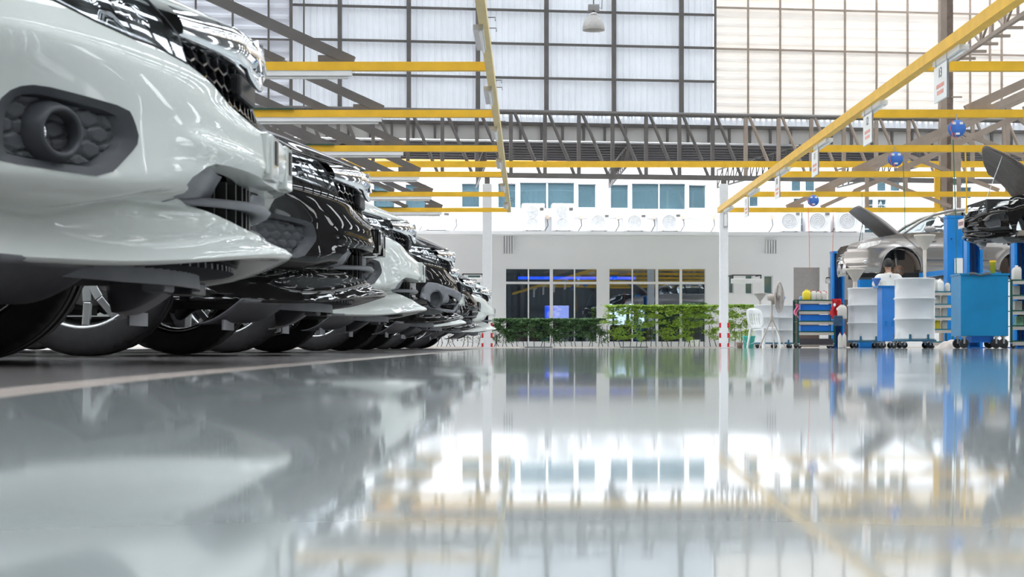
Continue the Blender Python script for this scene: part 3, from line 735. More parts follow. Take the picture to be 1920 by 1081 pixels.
def hedge(px0, px1, ytop, y, wpx, m, nm, lab, grp, cat, seed, leaf, n, low):
    protos = []; k = 0; px = px0
    while px < px1 - wpx * .3:
        c = P(px + wpx / 2, 652, y); w = wpx * y / F * 1.0; h = (652 - ytop) * y / F
        if len(protos) < 3:
            t = thing(nm, lab, cat, (c.x, y, 0), 0, grp)
            leaf_mesh('f', w, h, n, leaf, m, seed + k, low).build('foliage', m, t); stems(w, h, seed + 50 + k).build('stems', M_stem, t); protos.append(t)
        else: dup(protos[k % 3], (c.x, y, 0))
        px += wpx; k += 1
hedge(926, 1136, 598, 56.3, 30, M_leafd, 'hedge_bush', 'low dark green hedge bush before the left office window', 'low dark hedge', 'bush', 11, .05, 1500, .22)
hedge(1136, 1346, 573, 56.1, 30, M_leafl, 'hedge_bush', 'taller light green hedge bush between left office window and striped pillar', 'taller light hedge', 'bush', 31, .055, 1500, .25)
hedge(1364, 1418, 572, 56.1, 27, M_leafl, 'hedge_bush', 'light green hedge bush between striped pillar and grey drum', 'light hedge by the drum', 'bush', 71, .05, 1500, .25)
hedge(760, 926, 610, 56.3, 30, M_leafd, 'hedge_bush', 'thin dark hedge bush behind the far parked cars', 'thin hedge behind the cars', 'bush', 91, .05, 300, .3)
for px, lab in ((1010, 'flat dark rubber kerb ramp before the dark hedge'), (1189, 'flat dark rubber kerb ramp before the light hedge')):
    c = P(px, 652, 54.6); solo('kerb_ramp', MB().prism([(-.25, 0), (.15, 0), (.15, .05), (.05, .05)], .92, Matrix.Translation((c.x - .46, c.y, 0)) @ Matrix.Rotation(PI / 2, 4, 'Z') @ Matrix.Rotation(PI / 2, 4, 'X')), M_black, lab, 'ramp', (c.x, c.y, 0))
t = thing('potted_plant', 'leafy plant standing above the hedge right of the office door', 'plant', (P(1303, 652, 57.2).x, 57.2, 0))
leaf_mesh('f', .7, 1.55, 500, .07, M_leafl, 5, .9).build('foliage', M_leafd, t); stems(.4, 1.2, 9).build('stems', M_stem, t)
MB().lathe([(0, 0), (.14, 0), (.19, .3), (.17, .3), (.12, .05), (0, .05)], 18).build('pot', M_white, t)

# ================================================================ PARKED CARS
def interp(tab, x):
    if x <= tab[0][0]: return tab[0][1]
    for i in range(len(tab) - 1):
        (a, p), (b, q) = tab[i], tab[i + 1]
        if x <= b:
            # monotone-ish cubic (Catmull-Rom)
            t = (x - a) / (b - a)
            m0 = (q - (tab[i - 1][1] if i else p)) / (b - (tab[i - 1][0] if i else a)) * (b - a)
            nx = tab[i + 2] if i + 2 < len(tab) else tab[i + 1]
            m1 = (nx[1] - p) / (nx[0] - a) * (b - a)
            return (2 * t**3 - 3 * t**2 + 1) * p + (t**3 - 2 * t**2 + t) * m0 + (-2 * t**3 + 3 * t**2) * q + (t**3 - t**2) * m1
    return tab[-1][1]
def sstep(a, b, x): t = max(0, min(1, (x - a) / (b - a))); return t * t * (3 - 2 * t)
PC = [(.17, -.60), (.232, -.518), (.242, -.525), (.256, -.556), (.272, -.580), (.33, -.578), (.385, -.556), (.41, -.538), (.47, -.536), (.50, -.560), (.535, -.600), (.60, -.604), (.66, -.600), (.71, -.618), (.76, -.67), (.80, -.75)]
PS = [(.17, -.60), (.225, -.520), (.245, -.538), (.262, -.560), (.286, -.604), (.293, -.632), (.300, -.620), (.308, -.556), (.322, -.534), (.345, -.526), (.38, -.530), (.43, -.533), (.49, -.540), (.55, -.565), (.60, -.595), (.66, -.63), (.71, -.67), (.76, -.73), (.82, -.83)]  # notch under the fold is added to form a dark shade line
def zlip(a): return .236 - .040 * sstep(0, .55, a)
def S(v, z):
    """forward position of the nose surface at lateral v and height z"""
    a = abs(v)
    zl = zlip(a)
    zz = z if z > .33 else .33 - (.33 - z) * (.33 - .232) / (.33 - zl)
    k = sstep(.05, .42, a)
    x = interp(PC, zz) * (1 - k) + interp(PS, zz - .026 * (1 - sstep(.45, .60, a)) * sstep(.25, .30, zz) * (1 - sstep(.36, .44, zz))) * k
    gu_ = .47 * a * a
    gm = .60 * a * a + .10 * max(0, a - .55)
    gl = math.sqrt((.40 * a) ** 2 + .0016) - .04 + .34 * a * a
    if z > .45: g = gm + (gu_ - gm) * sstep(.45, .60, z)
    else: g = gl + (gm - gl) * sstep(.23, .345, z)
    g += 4.5 * max(0, a - .74) ** 2
    # soft character line running in from the corner towards the number plate
    g -= .012 * math.exp(-((z - (.43 - .10 * (.45 - a) * (a < .45))) / .025) ** 2) * sstep(.08, .2, a) * (1 - sstep(.40, .50, a))
    return x - g
def near(px, py, Yc=3.55, dx=0.0, gz_=.0335):
    """lateral (negative side) and height of the nose point seen at a photo pixel"""
    lo, hi = 0.0, .84
    def f(a):
        Y = Yc - a; X = (px - CX) * Y / F - dx; z = gz_ + (CY - py) * Y / F
        return X - S(a, z), z
    best = None
    for i in range(841):
        a = i * .001; q, z = f(a)
        if best is None or abs(q) < best[0]: best = (abs(q), a, z)
    return (best[1], best[2])
def mirror(poly): return [(-a, z) for a, z in poly]
def inpoly(p, poly):
    x, y = p; c = False; n = len(poly)
    for i in range(n):
        (x1, y1), (x2, y2) = poly[i], poly[(i + 1) % n]
        if (y1 > y) != (y2 > y) and x < (x2 - x1) * (y - y1) / (y2 - y1) + x1: c = not c
    return c
def resample(poly, st, closed=True):
    out = []; n = len(poly)
    for i in range(n if closed else n - 1):
        a = Vector(poly[i]); b = Vector(poly[(i + 1) % n]); m = max(1, int((b - a).length / st))
        out += [tuple(a.lerp(b, j / m)) for j in range(m)]
    if not closed: out.append(tuple(poly[-1]))
    return out
def smooth_poly(poly, it=2, closed=True):
    for _ in range(it):
        out = []; n = len(poly)
        for i in range(n if closed else n - 1):
            a = Vector(poly[i]); b = Vector(poly[(i + 1) % n]); out += [tuple(a.lerp(b, .25)), tuple(a.lerp(b, .75))]
        if not closed: out = [poly[0]] + out[1:-1] + [poly[-1]]
        poly = out
    return poly
def patch(outer, holes, st, fn, zlines=(), flip=False):
    zl_ = zlines
    """fill a 2-D outline with a fine net and map it through fn"""
    outer = resample(outer, st); holes = [resample(h, st) for h in holes]
    pts = []; edges = []
    for lp in [outer] + holes:
        o = len(pts); pts += lp; edges += [(o + i, o + (i + 1) % len(lp)) for i in range(len(lp))]
    x0, x1 = min(p[0] for p in outer), max(p[0] for p in outer); y0, y1 = min(p[1] for p in outer), max(p[1] for p in outer)
    bd = {}
    for p in pts: bd.setdefault((int(p[0] / st), int(p[1] / st)), []).append(p)
    def clear(q):
        i, j = int(q[0] / st), int(q[1] / st)
        return all((q[0] - p[0])**2 + (q[1] - p[1])**2 > (st * .45)**2 for di in (-1, 0, 1) for dj in (-1, 0, 1) for p in bd.get((i + di, j + dj), ()))
    for zq in zl_:
        x = x0 + st / 3
        while x < x1:
            q = (x, zq)
            if inpoly(q, outer) and not any(inpoly(q, h) for h in holes) and clear(q):
                pts.append(q); bd.setdefault((int(q[0] / st), int(q[1] / st)), [])
            x += st * 1.3
    y = y0 + st / 2
    row = 0
    while y < y1:
        x = x0 + st / 2 + (row % 2) * st / 2
        while x < x1:
            q = (x, y)
            if min((abs(y - zq) for zq in zl_), default=1) > st * .3 and inpoly(q, outer) and not any(inpoly(q, h) for h in holes) and clear(q): pts.append(q)
            x += st
        y += st * .87; row += 1
    V, E, T, *_ = delaunay_2d_cdt([Vector(p) for p in pts], edges, [], 0, 1e-7)
    b = MB(); fs = []
    for t in T:
        c = sum((V[i] for i in t), Vector((0, 0))) / len(t)
        if inpoly(c, outer) and not any(inpoly(c, h) for h in holes): fs.append(tuple(t) if not flip else tuple(t)[::-1])
    b.add([fn(v[0], v[1]) for v in V], fs, True)
    return b
def SP(v, z, off=0.0): return Vector((S(v, z) + off, v, z))
def along(poly, off=0.0): return [SP(v, z, off) for v, z in poly]

M_wpaint = mat('white pearl car paint', (.66, .685, .655), .5, coat=1.0, nz=.0, coat_r=.02, spec=0)
M_kpaint = mat('black car paint', (.010, .009, .009), .5, coat=1.0, nz=.0, coat_r=.012, spec=0)
M_dgrey = mat('dark grey moulded plastic', (.050, .053, .060), .45, nz=.08, ns=40)
M_lgrey = mat('light grey moulded plastic', (.20, .205, .225), .5, nz=.08, ns=20)
M_mesh = mat('gloss black grille', (.012, .012, .015), .22, nz=0, coat=.5)
M_ubody = mat('underbody black', (.02, .02, .022), .7, nz=.2)
M_rim = mat('silver alloy', (.60, .61, .62), .25, 1.0, nz=.02)
M_brake = mat('brake steel', (.25, .24, .23), .4, 1.0, nz=.1)
M_cglass = mat('dark car glass', (.015, .02, .022), .03, nz=0, coat=.5)
M_lens = glass_mat('headlight lens', (.90, .92, .94), .16)

# outlines measured on the nearest car
TOP = [near(x, y) for x, y in ((484, 243), (450, 215), (400, 160), (350, 119), (290, 86), (250, 72), (180, 40), (100, 0))]
TOP = [(0, TOP[0][1] - .004)] + [p for p in TOP if p[0] > .04]
TOP += [(.77, TOP[-1][1] + .022), (.84, TOP[-1][1] + .055)]
ZTS = TOP[-1][1]
HEX = [near(x, y) for x, y in ((-15, 235), (-5, 190), (28, 162), (70, 158), (150, 178), (238, 203), (250, 225), (260, 264), (240, 290), (197, 332), (120, 322), (0, 303), (-12, 290))]
HEX = smooth_poly(HEX, 1)
INT = [near(x, y) for x, y in ((318, 365), (345, 340), (395, 306), (430, 311), (480, 328))]
INTB = [near(x, y) for x, y in ((505, 446), (455, 428), (400, 402), (350, 378))]
INTZT, INTZB = INT[-1][1] - .008, INTB[0][1] - .012
def full(near_top, near_bot=None): pass
intake_half = INT + [(0, INTZT)]           # from the outer corner to the centre along the top
intake_bot = [(0, INTZB)] + INTB           # and back
INTAKE = [(-a, z) for a, z in INT] + [(0, INTZT)] + [(a, z) for a, z in reversed(INT)] + [(a, z) for a, z in reversed(INTB)] + [(0, INTZB)] + [(-a, z) for a, z in INTB]
INTAKE = smooth_poly(INTAKE, 1)
WINGB = [near(x, y) for x, y in ((338, 70), (372, 90), (420, 114), (462, 137))]
_c = WINGB[0]; ZWB = WINGB[-1][1]
WINGB = [(_c[0] * q, ZWB + (_c[1] - ZWB) * q * q) for q in (1, .8, .6, .4)]
HOODZ = lambda a: .708 + .02 * a + .14 * max(0, a - .35) ** 1.3      # height of the bonnet's front edge

def make_sedan(paint, fog=False, model='a', lifted=False):
    """nose at local x about -0.5, axle line behind, wheels on local z = 0"""
    t = thing('parked_car', 'x', 'car', (0, 0, 0))
    st = .0085 if fog else .013
    # ---- bumper skin
    half = TOP + [(.84, .30)] + [(.84, zlip(.84) + .0)]
    low = [(a_ * .84 / 20, zlip(a_ * .84 / 20)) for a_ in range(20, -1, -1)]
    right = TOP + low; outline = right + [(-a, z) for a, z in reversed(right[1:-1])]
    if model == 'b':
        SUR = [near(x, y, 11.6, .06, .028) for x, y in ((790, 541), (800, 531), (815, 533), (835, 541), (862, 559), (853, 580), (843, 588), (820, 585), (788, 577), (784, 560))]
        holes = [SUR, mirror(SUR), INTAKE]
    else: holes = [HEX, mirror(HEX), INTAKE]
    outline = [(p[0], p[1]) for p in outline]
    patch(outline, holes, st, lambda v, z: SP(v, z), (.2465, .256, .270, .276, .281, .286, .291, .296, .301, .306, .312, .320, .328, .336)).build('front_bumper', paint, t)
    # underside of the lip turning in
    b = MB(); n = 60
    rows = []
    for i in range(n + 1):
        v = -.84 + 1.68 * i / n; a = abs(v); x = S(v, zlip(a)); z = zlip(a)
        xi = -.655 - .62 * v * v
        xi = min(xi, x - .02)
        rows.append([Vector((x, v, z)), Vector((x - .006, v, z - .007)), Vector((x - .03, v, z - .010)), Vector((min(x - .05, xi + .02), v, z - .004)), Vector((min(x - .06, xi), v, z + .01))])
    b.add([p for r_ in rows for p in r_], [(i * 5 + j, (i + 1) * 5 + j, (i + 1) * 5 + j + 1, i * 5 + j + 1) for i in range(n) for j in range(4)], True)
    b.build('front_lip', paint, t, weld=True)
    # ---- fog housings
    for s in (-1, 1):
        if model == 'a':
            hx = [(s * a, z) for a, z in HEX]
            c = (sum(p[0] for p in hx) / len(hx), sum(p[1] for p in hx) / len(hx))
            inner = [(c[0] + (p[0] - c[0]) * .84, c[1] + (p[1] - c[1]) * .80) for p in hx]
            inner2 = [(c[0] + (p[0] - c[0]) * .81, c[1] + (p[1] - c[1]) * .74) for p in hx]
            b = MB(); m_ = len(hx)
            vs = along(hx, .003) + along(inner, -.006) + along(inner2, -.034) + along(hx, -.034)
            b.add(vs, [(k * m_ + i, k * m_ + (i + 1) % m_, (k + 1) * m_ + (i + 1) % m_, (k + 1) * m_ + i) for k in range(2) for i in range(m_)] + [(i, (i + 1) % m_, 3 * m_ + (i + 1) % m_, 3 * m_ + i) for i in range(m_)], True)
            h = b.build('fog_housing', M_dgrey, t)
            h.modifiers.new('e', 'EDGE_SPLIT').split_angle = R(35)
            # honeycomb face
            def comb(v, z):
                q = 0.0
                zz = (z - c[1]) / .028; vv = (v - c[0]) / .036
                best = [9, 9]
                r0 = int(math.floor(zz))
                for r_ in range(r0 - 1, r0 + 3):
                    for cc in range(int(math.floor(vv)) - 1, int(math.floor(vv)) + 3):
                        cx_ = cc + (.5 if r_ % 2 else 0); d = math.hypot((vv - cx_) * 1.0, (zz - r_) * .86)
                        if d < best[0]: best = [d, best[0]]
                        elif d < best[1]: best[1] = d
                e = best[1] - best[0]
                return -.034 + .014 * sstep(.03, .15, e)
            patch(inner2, [], .004 if fog else .007, lambda v, z: SP(v, z, comb(v, z))).build('honeycomb_panel', M_dgrey, h)
            if fog:
                fc = near(122, 250); fc = (s * fc[0], fc[1]); o = SP(fc[0], fc[1], -.03)
                d = Vector((1, .22 * s * 1.0, 0)).normalized()
                d = Vector((.80, .60 * s, 0)).normalized()
                M = Matrix.Translation(o) @ d.to_track_quat('Z', 'Y').to_matrix().to_4x4()
                MB().lathe([(.068, -.03), (.056, .012), (.047, .036), (.043, .041), (.039, .041), (.035, .034), (.034, -.005), (.033, -.02)], 40, M).build('fog_tube', M_dgrey, h)
                MB().lathe([(0, -.012), (.02, -.013), (.034, -.02)], 24, M).build('fog_reflector', mat('fog dark bowl', (.01, .01, .012), .2, nz=0), h)
                MB().sphere(o - d * .006 + Vector((-.004, s * .022, 0)), .013, 10, (1, .9, 1.4)).build('fog_lens', M_chrome, h)
        else:
            su = [(s * a, z) for a, z in SUR]
            c = (sum(p[0] for p in su) / len(su), sum(p[1] for p in su) / len(su))
            mesh_r = [near(x, y, 11.6, .06, .028) for x, y in ((834, 554), (851, 562), (857, 568), (846, 583), (822, 580))]
            mesh_r = [(s * a, z) for a, z in mesh_r]
            fcn = near(815, 562, 11.6, .06, .028); fc = (s * fcn[0], fcn[1])
            circ = [(fc[0] + .062 * math.cos(q * PI / 12), fc[1] + .05 * math.sin(q * PI / 12)) for q in range(24)]
            h = patch(su, [mesh_r, circ], .02, lambda v, z: SP(v, z, .012)).build('fog_surround', M_lgrey, t, solid=.02)
            patch(mesh_r, [], .05, lambda v, z: SP(v, z, -.03)).build('vent_back', M_black, h)
            b = MB(); x0, x1 = min(p[0] for p in mesh_r), max(p[0] for p in mesh_r); z0, z1 = min(p[1] for p in mesh_r), max(p[1] for p in mesh_r)
            for i in range(9):
                for dr in (-1, 1):
                    ps = [(x0 + (x1 - x0) * (i + dr * q / 8 * 2) / 9, z0 + (z1 - z0) * q / 8) for q in range(9)]
                    ps = [p for p in ps if inpoly(p, mesh_r)]
                    if len(ps) > 1: b.tube(along(ps, -.006), .004, 4)
            b.build('vent_mesh', M_black, h)
            o = SP(fc[0], fc[1], 0); M = Matrix.Translation(o) @ Vector((.75, .66 * s, 0)).normalized().to_track_quat('Z', 'Y').to_matrix().to_4x4()
            MB().lathe([(.066, -.01), (.064, .014), (.058, .018), (.05, .0), (.04, -.02), (0, -.03)], 30, M).build('fog_blank', M_dgrey, h)
    # ---- lower intake: slatted black radiator, grey cheeks and cross bar
    cz = (INTZT + INTZB) / 2
    core = [(v, z) for v, z in INTAKE if abs(v) < .27]
    sh = lambda k, dz=0: [(p[0] * k, cz + (p[1] - cz) * (.96)) for p in INTAKE]
    i_back = patch(sh(1.0), [], .03, lambda v, z: Vector((min(S(v, z), S(v, cz)) - .085 + .02 * abs(v), v, z))).build('lower_intake', M_black, t)
    for s in (-1, 1):
        ch = [(s * v, z) for v, z in ((.185, INTZT + .005), (.30, INTZT + .01), (.385, INT[2][1] - .004), (.44, INT[0][1] + .002), (.30, INTB[2][1] - .006), (.185, INTZB - .004))]
        patch(ch, [], .02, lambda v, z: Vector((S(v, z) - .018 - .055 * (1 - sstep(.19, .42, abs(v))), v, z))).build('intake_cheek', M_lgrey, i_back)
    b = MB()
    for i in range(9):
        v = -.176 + i * .044
        b.beam((S(v, cz) - .052, v, INTZB), (S(v, cz) - .052, v, INTZT), .013, .035, (1, 0, 0))
    b.build('vertical_slats', M_black, i_back)
    b = MB(); pr = []
    for i in range(41):
        v = -.42 + .84 * i / 40; a = abs(v); zc_ = cz + .012 - .10 * a * a + .05 * a * a * a * 2
        x = S(v, cz) + .012 - .02 * sstep(.25, .42, a); hh = .009 * (1 - .5 * sstep(.25, .42, a))
        pr.append([Vector((x - .05, v, zc_ + hh)), Vector((x - .008, v, zc_ + hh)), Vector((x, v, zc_)), Vector((x - .006, v, zc_ - hh)), Vector((x - .05, v, zc_ - hh * .7))])
    b.add([p for r_ in pr for p in r_], [(i * 5 + j, (i + 1) * 5 + j, (i + 1) * 5 + (j + 1) % 5, i * 5 + (j + 1) % 5) for i in range(40) for j in range(5)], True)
    b.build('intake_bar', M_lgrey, i_back)
    # rolled edge of the opening
    rim = resample(INTAKE, .02)
    b = MB(); m_ = len(rim); vs = along(rim, 0) + [SP(v * .99, cz + (z - cz) * .97, -.012) for v, z in rim] + [SP(v * .985, cz + (z - cz) * .96, -.06) for v, z in rim]
    b.add(vs, [(k * m_ + i, k * m_ + (i + 1) % m_, (k + 1) * m_ + (i + 1) % m_, (k + 1) * m_ + i) for k in range(2) for i in range(m_)], True)
    b.build('intake_edge', paint, i_back)
    # ---- plate bracket: boss with two slotted tabs
    bb = MB()
    bb.box((-.566, 0, .440), (.05, .34, .085))
    for s in (-1, 1):
        bb.box((-.552, s * .10, .434), (.035, .085, .095))
    pb = bb.build('plate_bracket', paint, t, bevel=.005, seg=3)
    for s in (-1, 1): MB().box((-.5345, s * .10, .445), (.006, .026, .050)).build('slot', M_black, pb)
    # ---- towing cover outline
    tw = [near(x, y) for x, y in ((300, 172), (330, 178), (347, 200), (350, 226), (300, 220))]
    tw = smooth_poly(tw, 2)
    MB().tube(along(tw, .0), .0016, 4, closed=True).build('tow_cover_seam', mat('seam grey', (.35, .36, .36), .5), t)
    # ---- grille mesh
    ztop_ = ZWB + .0
    gb = [p for p in TOP if p[0] < .44]
    gt = [(WINGB[0][0] + .03, WINGB[0][1] - .004)] + WINGB[:] + [(0, ZWB - .002)]
    GR = gb + gt[:-1] if gb[-1][0] > 0 else gb
    half = gb + gt        # centre bottom -> out -> corner -> in along the wing -> centre top
    GRI = half + [(-a, z) for a, z in reversed(half[1:-1])]
    g = patch(GRI, [], .03, lambda v, z: SP(v, z, -.055)).build('upper_grille', M_black, t)
    b = MB(); pz = .0200; pv = .056
    for r_ in range(-2, 22):
        for c_ in range(-16, 17):
            z = .50 + r_ * pz * 1.5; v = c_ * pv + (pv / 2 if r_ % 2 else 0)
            hxp = [(v + pv * .5775 * math.cos(PI / 6 + q * PI / 3), z + pz * math.sin(PI / 6 + q * PI / 3)) for q in range(6)]
            for q in range(3):
                p1, p2 = hxp[q], hxp[(q + 1) % 6]
                if inpoly(p1, GRI) or inpoly(p2, GRI):
                    b.beam(SP(*p1, -.026), SP(*p2, -.026), .0045, .016, (1, 0, 0))
    b.build('honeycomb_mesh', M_mesh, g)
    # surround between mesh and bumper
    b = MB(); pts_ = resample(gb, .02, False); pts_ = [(-a, z) for a, z in reversed(pts_[1:])] + pts_
    m_ = len(pts_); b.add(along(pts_, .001) + [SP(v, z + .002, -.055) for v, z in pts_], [(i, i + 1, m_ + i + 1, m_ + i) for i in range(m_ - 1)], True)
    b.build('grille_edge', M_mesh, g)
    # ---- chrome wing bar
    wz = resample([(a, z) for a, z in reversed(WINGB)], .02, False)
    wz = [(0, ZWB - .004)] + [p for p in wz if p[0] > .02]
    wz = [(-a, z) for a, z in reversed(wz[1:])] + wz
    b = MB(); K = 9
    vs = []
    for v, zb_ in wz:
        zt_ = HOODZ(abs(v)) - .012
        for k in range(K):
            q = k / (K - 1); z = zb_ + (zt_ - zb_) * q
            bulge = .010 * math.sin(PI * q) + .004 + .24 * (z - zb_) - (.03 if k == 0 else 0)
            vs.append(Vector((S(v, z) + bulge - (.006 if 0 < q < .12 else 0), v, z)))
    n_ = len(wz); b.add(vs, [(i * K + j, (i + 1) * K + j, (i + 1) * K + j + 1, i * K + j + 1) for i in range(n_ - 1) for j in range(K - 1)], True)
    b.build('chrome_bar', M_chrome, t)
    # emblem block: rounded chrome frame with an upright H
    e = MB()
    for q in (-1, 1): e.beam((-.583, q * .022, .628), (-.590, q * .034, .70), .013, .012)
    e.beam((-.586, -.028, .664), (-.586, .028, .664), .011, .012)
    e.build('emblem', M_chrome, t, bevel=.003)
    fr = [(.066 * math.copysign(abs(math.cos(q * PI / 16)) ** .7, math.cos(q * PI / 16)), .662 + .060 * math.copysign(abs(math.sin(q * PI / 16)) ** .7, math.sin(q * PI / 16))) for q in range(32)]
    MB().tube([(-.588 - .012 * (v / .06) ** 2 - .8 * max(0, z - .66), v, z) for v, z in fr], .009, 10, closed=True).build('emblem_frame', M_chrome, t)
    MB().prism(fr, .03, Matrix.Translation((-.655, 0, 0)) @ Matrix(((0, 0, 1, 0), (1, 0, 0, 0), (0, 1, 0, 0), (0, 0, 0, 1)))).build('emblem_plate', M_chrome, t)
    MB().box((-.625, 0, .592), (.03, .19, .05)).build('grille_block', M_black, t, bevel=.008)
    # ---- headlights
    for s in (-1, 1):
        inn = WINGB[0][0]; bot = [p for p in TOP if p[0] > inn + .01]
        lo = [(inn + .004, WINGB[0][1] + .002)] + bot
        hi = [(a, HOODZ(a) - .010) for a in (.84, .78, .70, .62, .54, .48, inn + .022)]
        hl = [(s * a, z) for a, z in lo + hi]
        hb = patch(hl, [], .03, lambda v, z: SP(v, z, -.05)).build('headlight', M_black if not lifted else mat('bright headlight bowl', (.80, .76, .72), .3, .3, nz=.25, ns=25), t)
        c1 = [(s * a, z) for a, z in ((inn + .03, WINGB[0][1] + .012), (.50, .66), (.50, .70), (inn + .04, .695))]
        c2 = [(s * a, z) for a, z in ((.53, .665), (.64, .685), (.64, .735), (.53, .705))]
        for cc in (c1, c2): patch(cc, [], .012, lambda v, z: SP(v, z, -.03 + .006 * math.sin(v * 260))).build('reflector', M_chrome, hb)
        b = MB(); b.tube(along([(s * (inn + .02 + i * .04), interp([(a, z) for a, z in lo], inn + .02 + i * .04) + .012) for i in range(10)], -.018), .006, 6); b.build('chrome_trim', M_chrome, hb)
        patch(hl, [], .03, lambda v, z: SP(v, z, .002)).build('lens', M_lens, hb)
        MB().tube(along(resample(hl, .03), -.001), .0035, 5, closed=True).build('lens_seal', M_black, hb)
    # ---- bonnet
    def hood(u, w):
        v = -.80 + 1.6 * u; a = abs(v); zt_ = HOODZ(a); x0 = S(v, zt_) + .004; x1 = -1.70 + .10 * (a / .8) ** 2
        z1 = .985 - .05 * (a / .8) ** 2 - .03 * (a / .8) ** 6
        s_ = w ** 1.5; x = x0 + (x1 - x0) * s_
        crease = .008 * math.exp(-((a - .45 - .12 * s_) / .03) ** 2) * sstep(0, .15, s_)
        z = zt_ + (z1 - zt_) * (1 - (1 - s_) ** 2) + crease
        if w == 0: z -= .012; x -= .012
        return Vector((x, v, z))
    if not lifted: MB().grid(hood, 48, 40).build('bonnet', paint, t)
    else:
        hg = Vector((-1.66, 0, .97)); Mh = Matrix.Translation(hg) @ Matrix.Rotation(R(-57), 4, 'Y') @ Matrix.Translation(-hg)
        MB().grid(lambda u, w: Mh @ hood(u, w), 40, 30).build('bonnet', mat('brown grey bonnet lining', (.12, .10, .09), .5, nz=.15), t, solid=.04, off=-1)
        MB().bbox((-1.5, -.6, .55), (-.75, .6, .80)).build('engine', M_ubody, t)
        MB().tube([(-.75, .45, .74), (-1.05, .40, 1.5)], .007, 6).build('bonnet_stay', M_alu, t)
    # ---- sides, with arches
    WBX = (-1.47, -4.06); ZS = lambda x: interp([(-5.0, .86), (-4.7, .98), (-3.8, .98), (-2.6, .955), (-1.7, .93), (-1.2, .84), (-1.0, .79)], x)
    XF = S(.84, ZTS)
    side = [(-1.03, ZTS - .04)]
    side += [(S(.84, z), z) for z in (ZTS - .02, .62, .55, .48, .40, .32, .22)][0:]
    ou = [(S(.84, z), z) for z in (.66, .60, .50, .40, .30, zlip(.84))]
    arch = lambda cx: [(cx + .335 * math.cos(q), .30 + .335 * math.sin(q)) for q in [R(-14 + 208 * i / 18) for i in range(19)]]
    ou += arch(WBX[0]); ou += [(-1.85, .18), (-3.68, .18)]; ou += arch(WBX[1]); ou += [(-4.6, .25), (-4.95, .30), (-5.0, .60)]
    ou += [(x, ZS(x)) for x in (-5.0, -4.7, -4.3, -3.8, -3.2, -2.6, -2.1, -1.7, -1.4, -1.2, -1.05)]
    ou = [p for p in ou]
    for s in (-1, 1):
        def sm(x, z):
            zs = ZS(x); y = .84 - .045 * sstep(zs - .22, zs, z) - .02 * (1 - sstep(.2, .4, z)) + .012 * math.exp(-((z - .62) / .05) ** 2) * sstep(-1.2, -1.6, x)
            if x > -1.3: y = min(y, .84)
            return Vector((x, s * y, z))
        patch(ou, [], .07, sm).build('body_side', paint, t)
    # ---- cabin
    def cab(u, w):
        x = -1.62 - 3.1 * u; zr = interp([(-4.75, .98), (-4.4, 1.10), (-3.9, 1.34), (-3.3, 1.455), (-2.7, 1.465), (-2.45, 1.42), (-2.0, 1.20), (-1.6, .955)], x)
        q = PI * w; zb_ = .90; hw = .80 - .16 * sstep(.95, 1.45, zr)
        cc, ss = math.cos(q), math.sin(q)
        return Vector((x, .79 * (abs(cc) ** .55) * (1 if cc > 0 else -1) * (1 - .22 * ss), zb_ + (zr - zb_) * (ss ** .55)))
    MB().grid(cab, 30, 24).build('cabin_glass', M_cglass, t)
    def roof(u, w):
        x = -2.52 - 1.25 * u; zr = interp([(-3.9, 1.345), (-3.3, 1.462), (-2.7, 1.472), (-2.45, 1.43)], x); v = -.58 + 1.16 * w
        return Vector((x, v, zr + .006 - .10 * (abs(v) / .58) ** 3))
    MB().grid(roof, 14, 14).build('roof', paint, t, solid=.01)
    def boot(u, w): v = -.78 + 1.56 * w; return Vector((-4.55 - .45 * u, v, 1.0 - .10 * u * u - .04 * (abs(v) / .78) ** 4))
    MB().grid(boot, 8, 12).build('boot_lid', paint, t)
    MB().grid(lambda u, w: Vector((-5.0 - .03 * math.sin(PI * u), -.83 + 1.66 * w, .28 + .62 * u)), 6, 10).build('rear_bumper', paint, t)
    # ---- underbody
    b = MB(); b.bbox((-4.9, -.55, .19), (-.84, .55, .23)); 
    b.bbox((-3.7, -.80, .17), (-1.85, .80, .21)); ub = b.build('underbody', M_ubody, t)
    b = MB(); n = 44; vs = []
    for i in range(n + 1):
        v = -.80 + 1.6 * i / n; xo = -.645 - .62 * v * v; vs += [Vector((xo, v, .216)), Vector((-1.0, v, .210))]
    b.add(vs, [(2 * i, 2 * i + 1, 2 * i + 3, 2 * i + 2) for i in range(n)]); b.build('under_panel', M_black, ub)
    b = MB()
    for i in range(34):
        v = -.60 + 1.2 * i / 33; xo = -.655 - .60 * v * v
        b.beam((xo, v, .206), (xo - .11, v * .97 + .02, .200), .009, .012)
    b.build('under_louvres', M_dgrey, ub)
    # air dam, an upright skirt following the nose
    b = MB(); n = 48; vs = []
    for i in range(n + 1):
        v = -.56 + 1.12 * i / n; a = abs(v); x = -.735 - .62 * v * v - 1.4 * max(0, a - .35) ** 2
        zt_ = .207; zb_ = .164 + .006 * sstep(.3, .56, a)
        vs += [Vector((x, v, zt_)), Vector((x + .004, v, zb_)), Vector((x - .006, v, zb_)), Vector((x - .010, v, zt_))]
    b.add(vs, [(4 * i + j, 4 * i + 4 + j, 4 * i + 4 + (j + 1) % 4, 4 * i + (j + 1) % 4) for i in range(n) for j in range(4)] + [(0, 1, 2, 3), (4 * n, 4 * n + 1, 4 * n + 2, 4 * n + 3)], True)
    ad = b.build('air_dam', M_lgrey, t); ad.modifiers.new('e', 'EDGE_SPLIT').split_angle = R(40)
    MB().box((-.80, -.03, .178), (.05, .10, .05)).build('tow_hook_block', M_lgrey, t, bevel=.006)
    MB().box((-.80, .26, .172), (.06, .16, .03)).build('tray_tab', M_dgrey, t, bevel=.004)
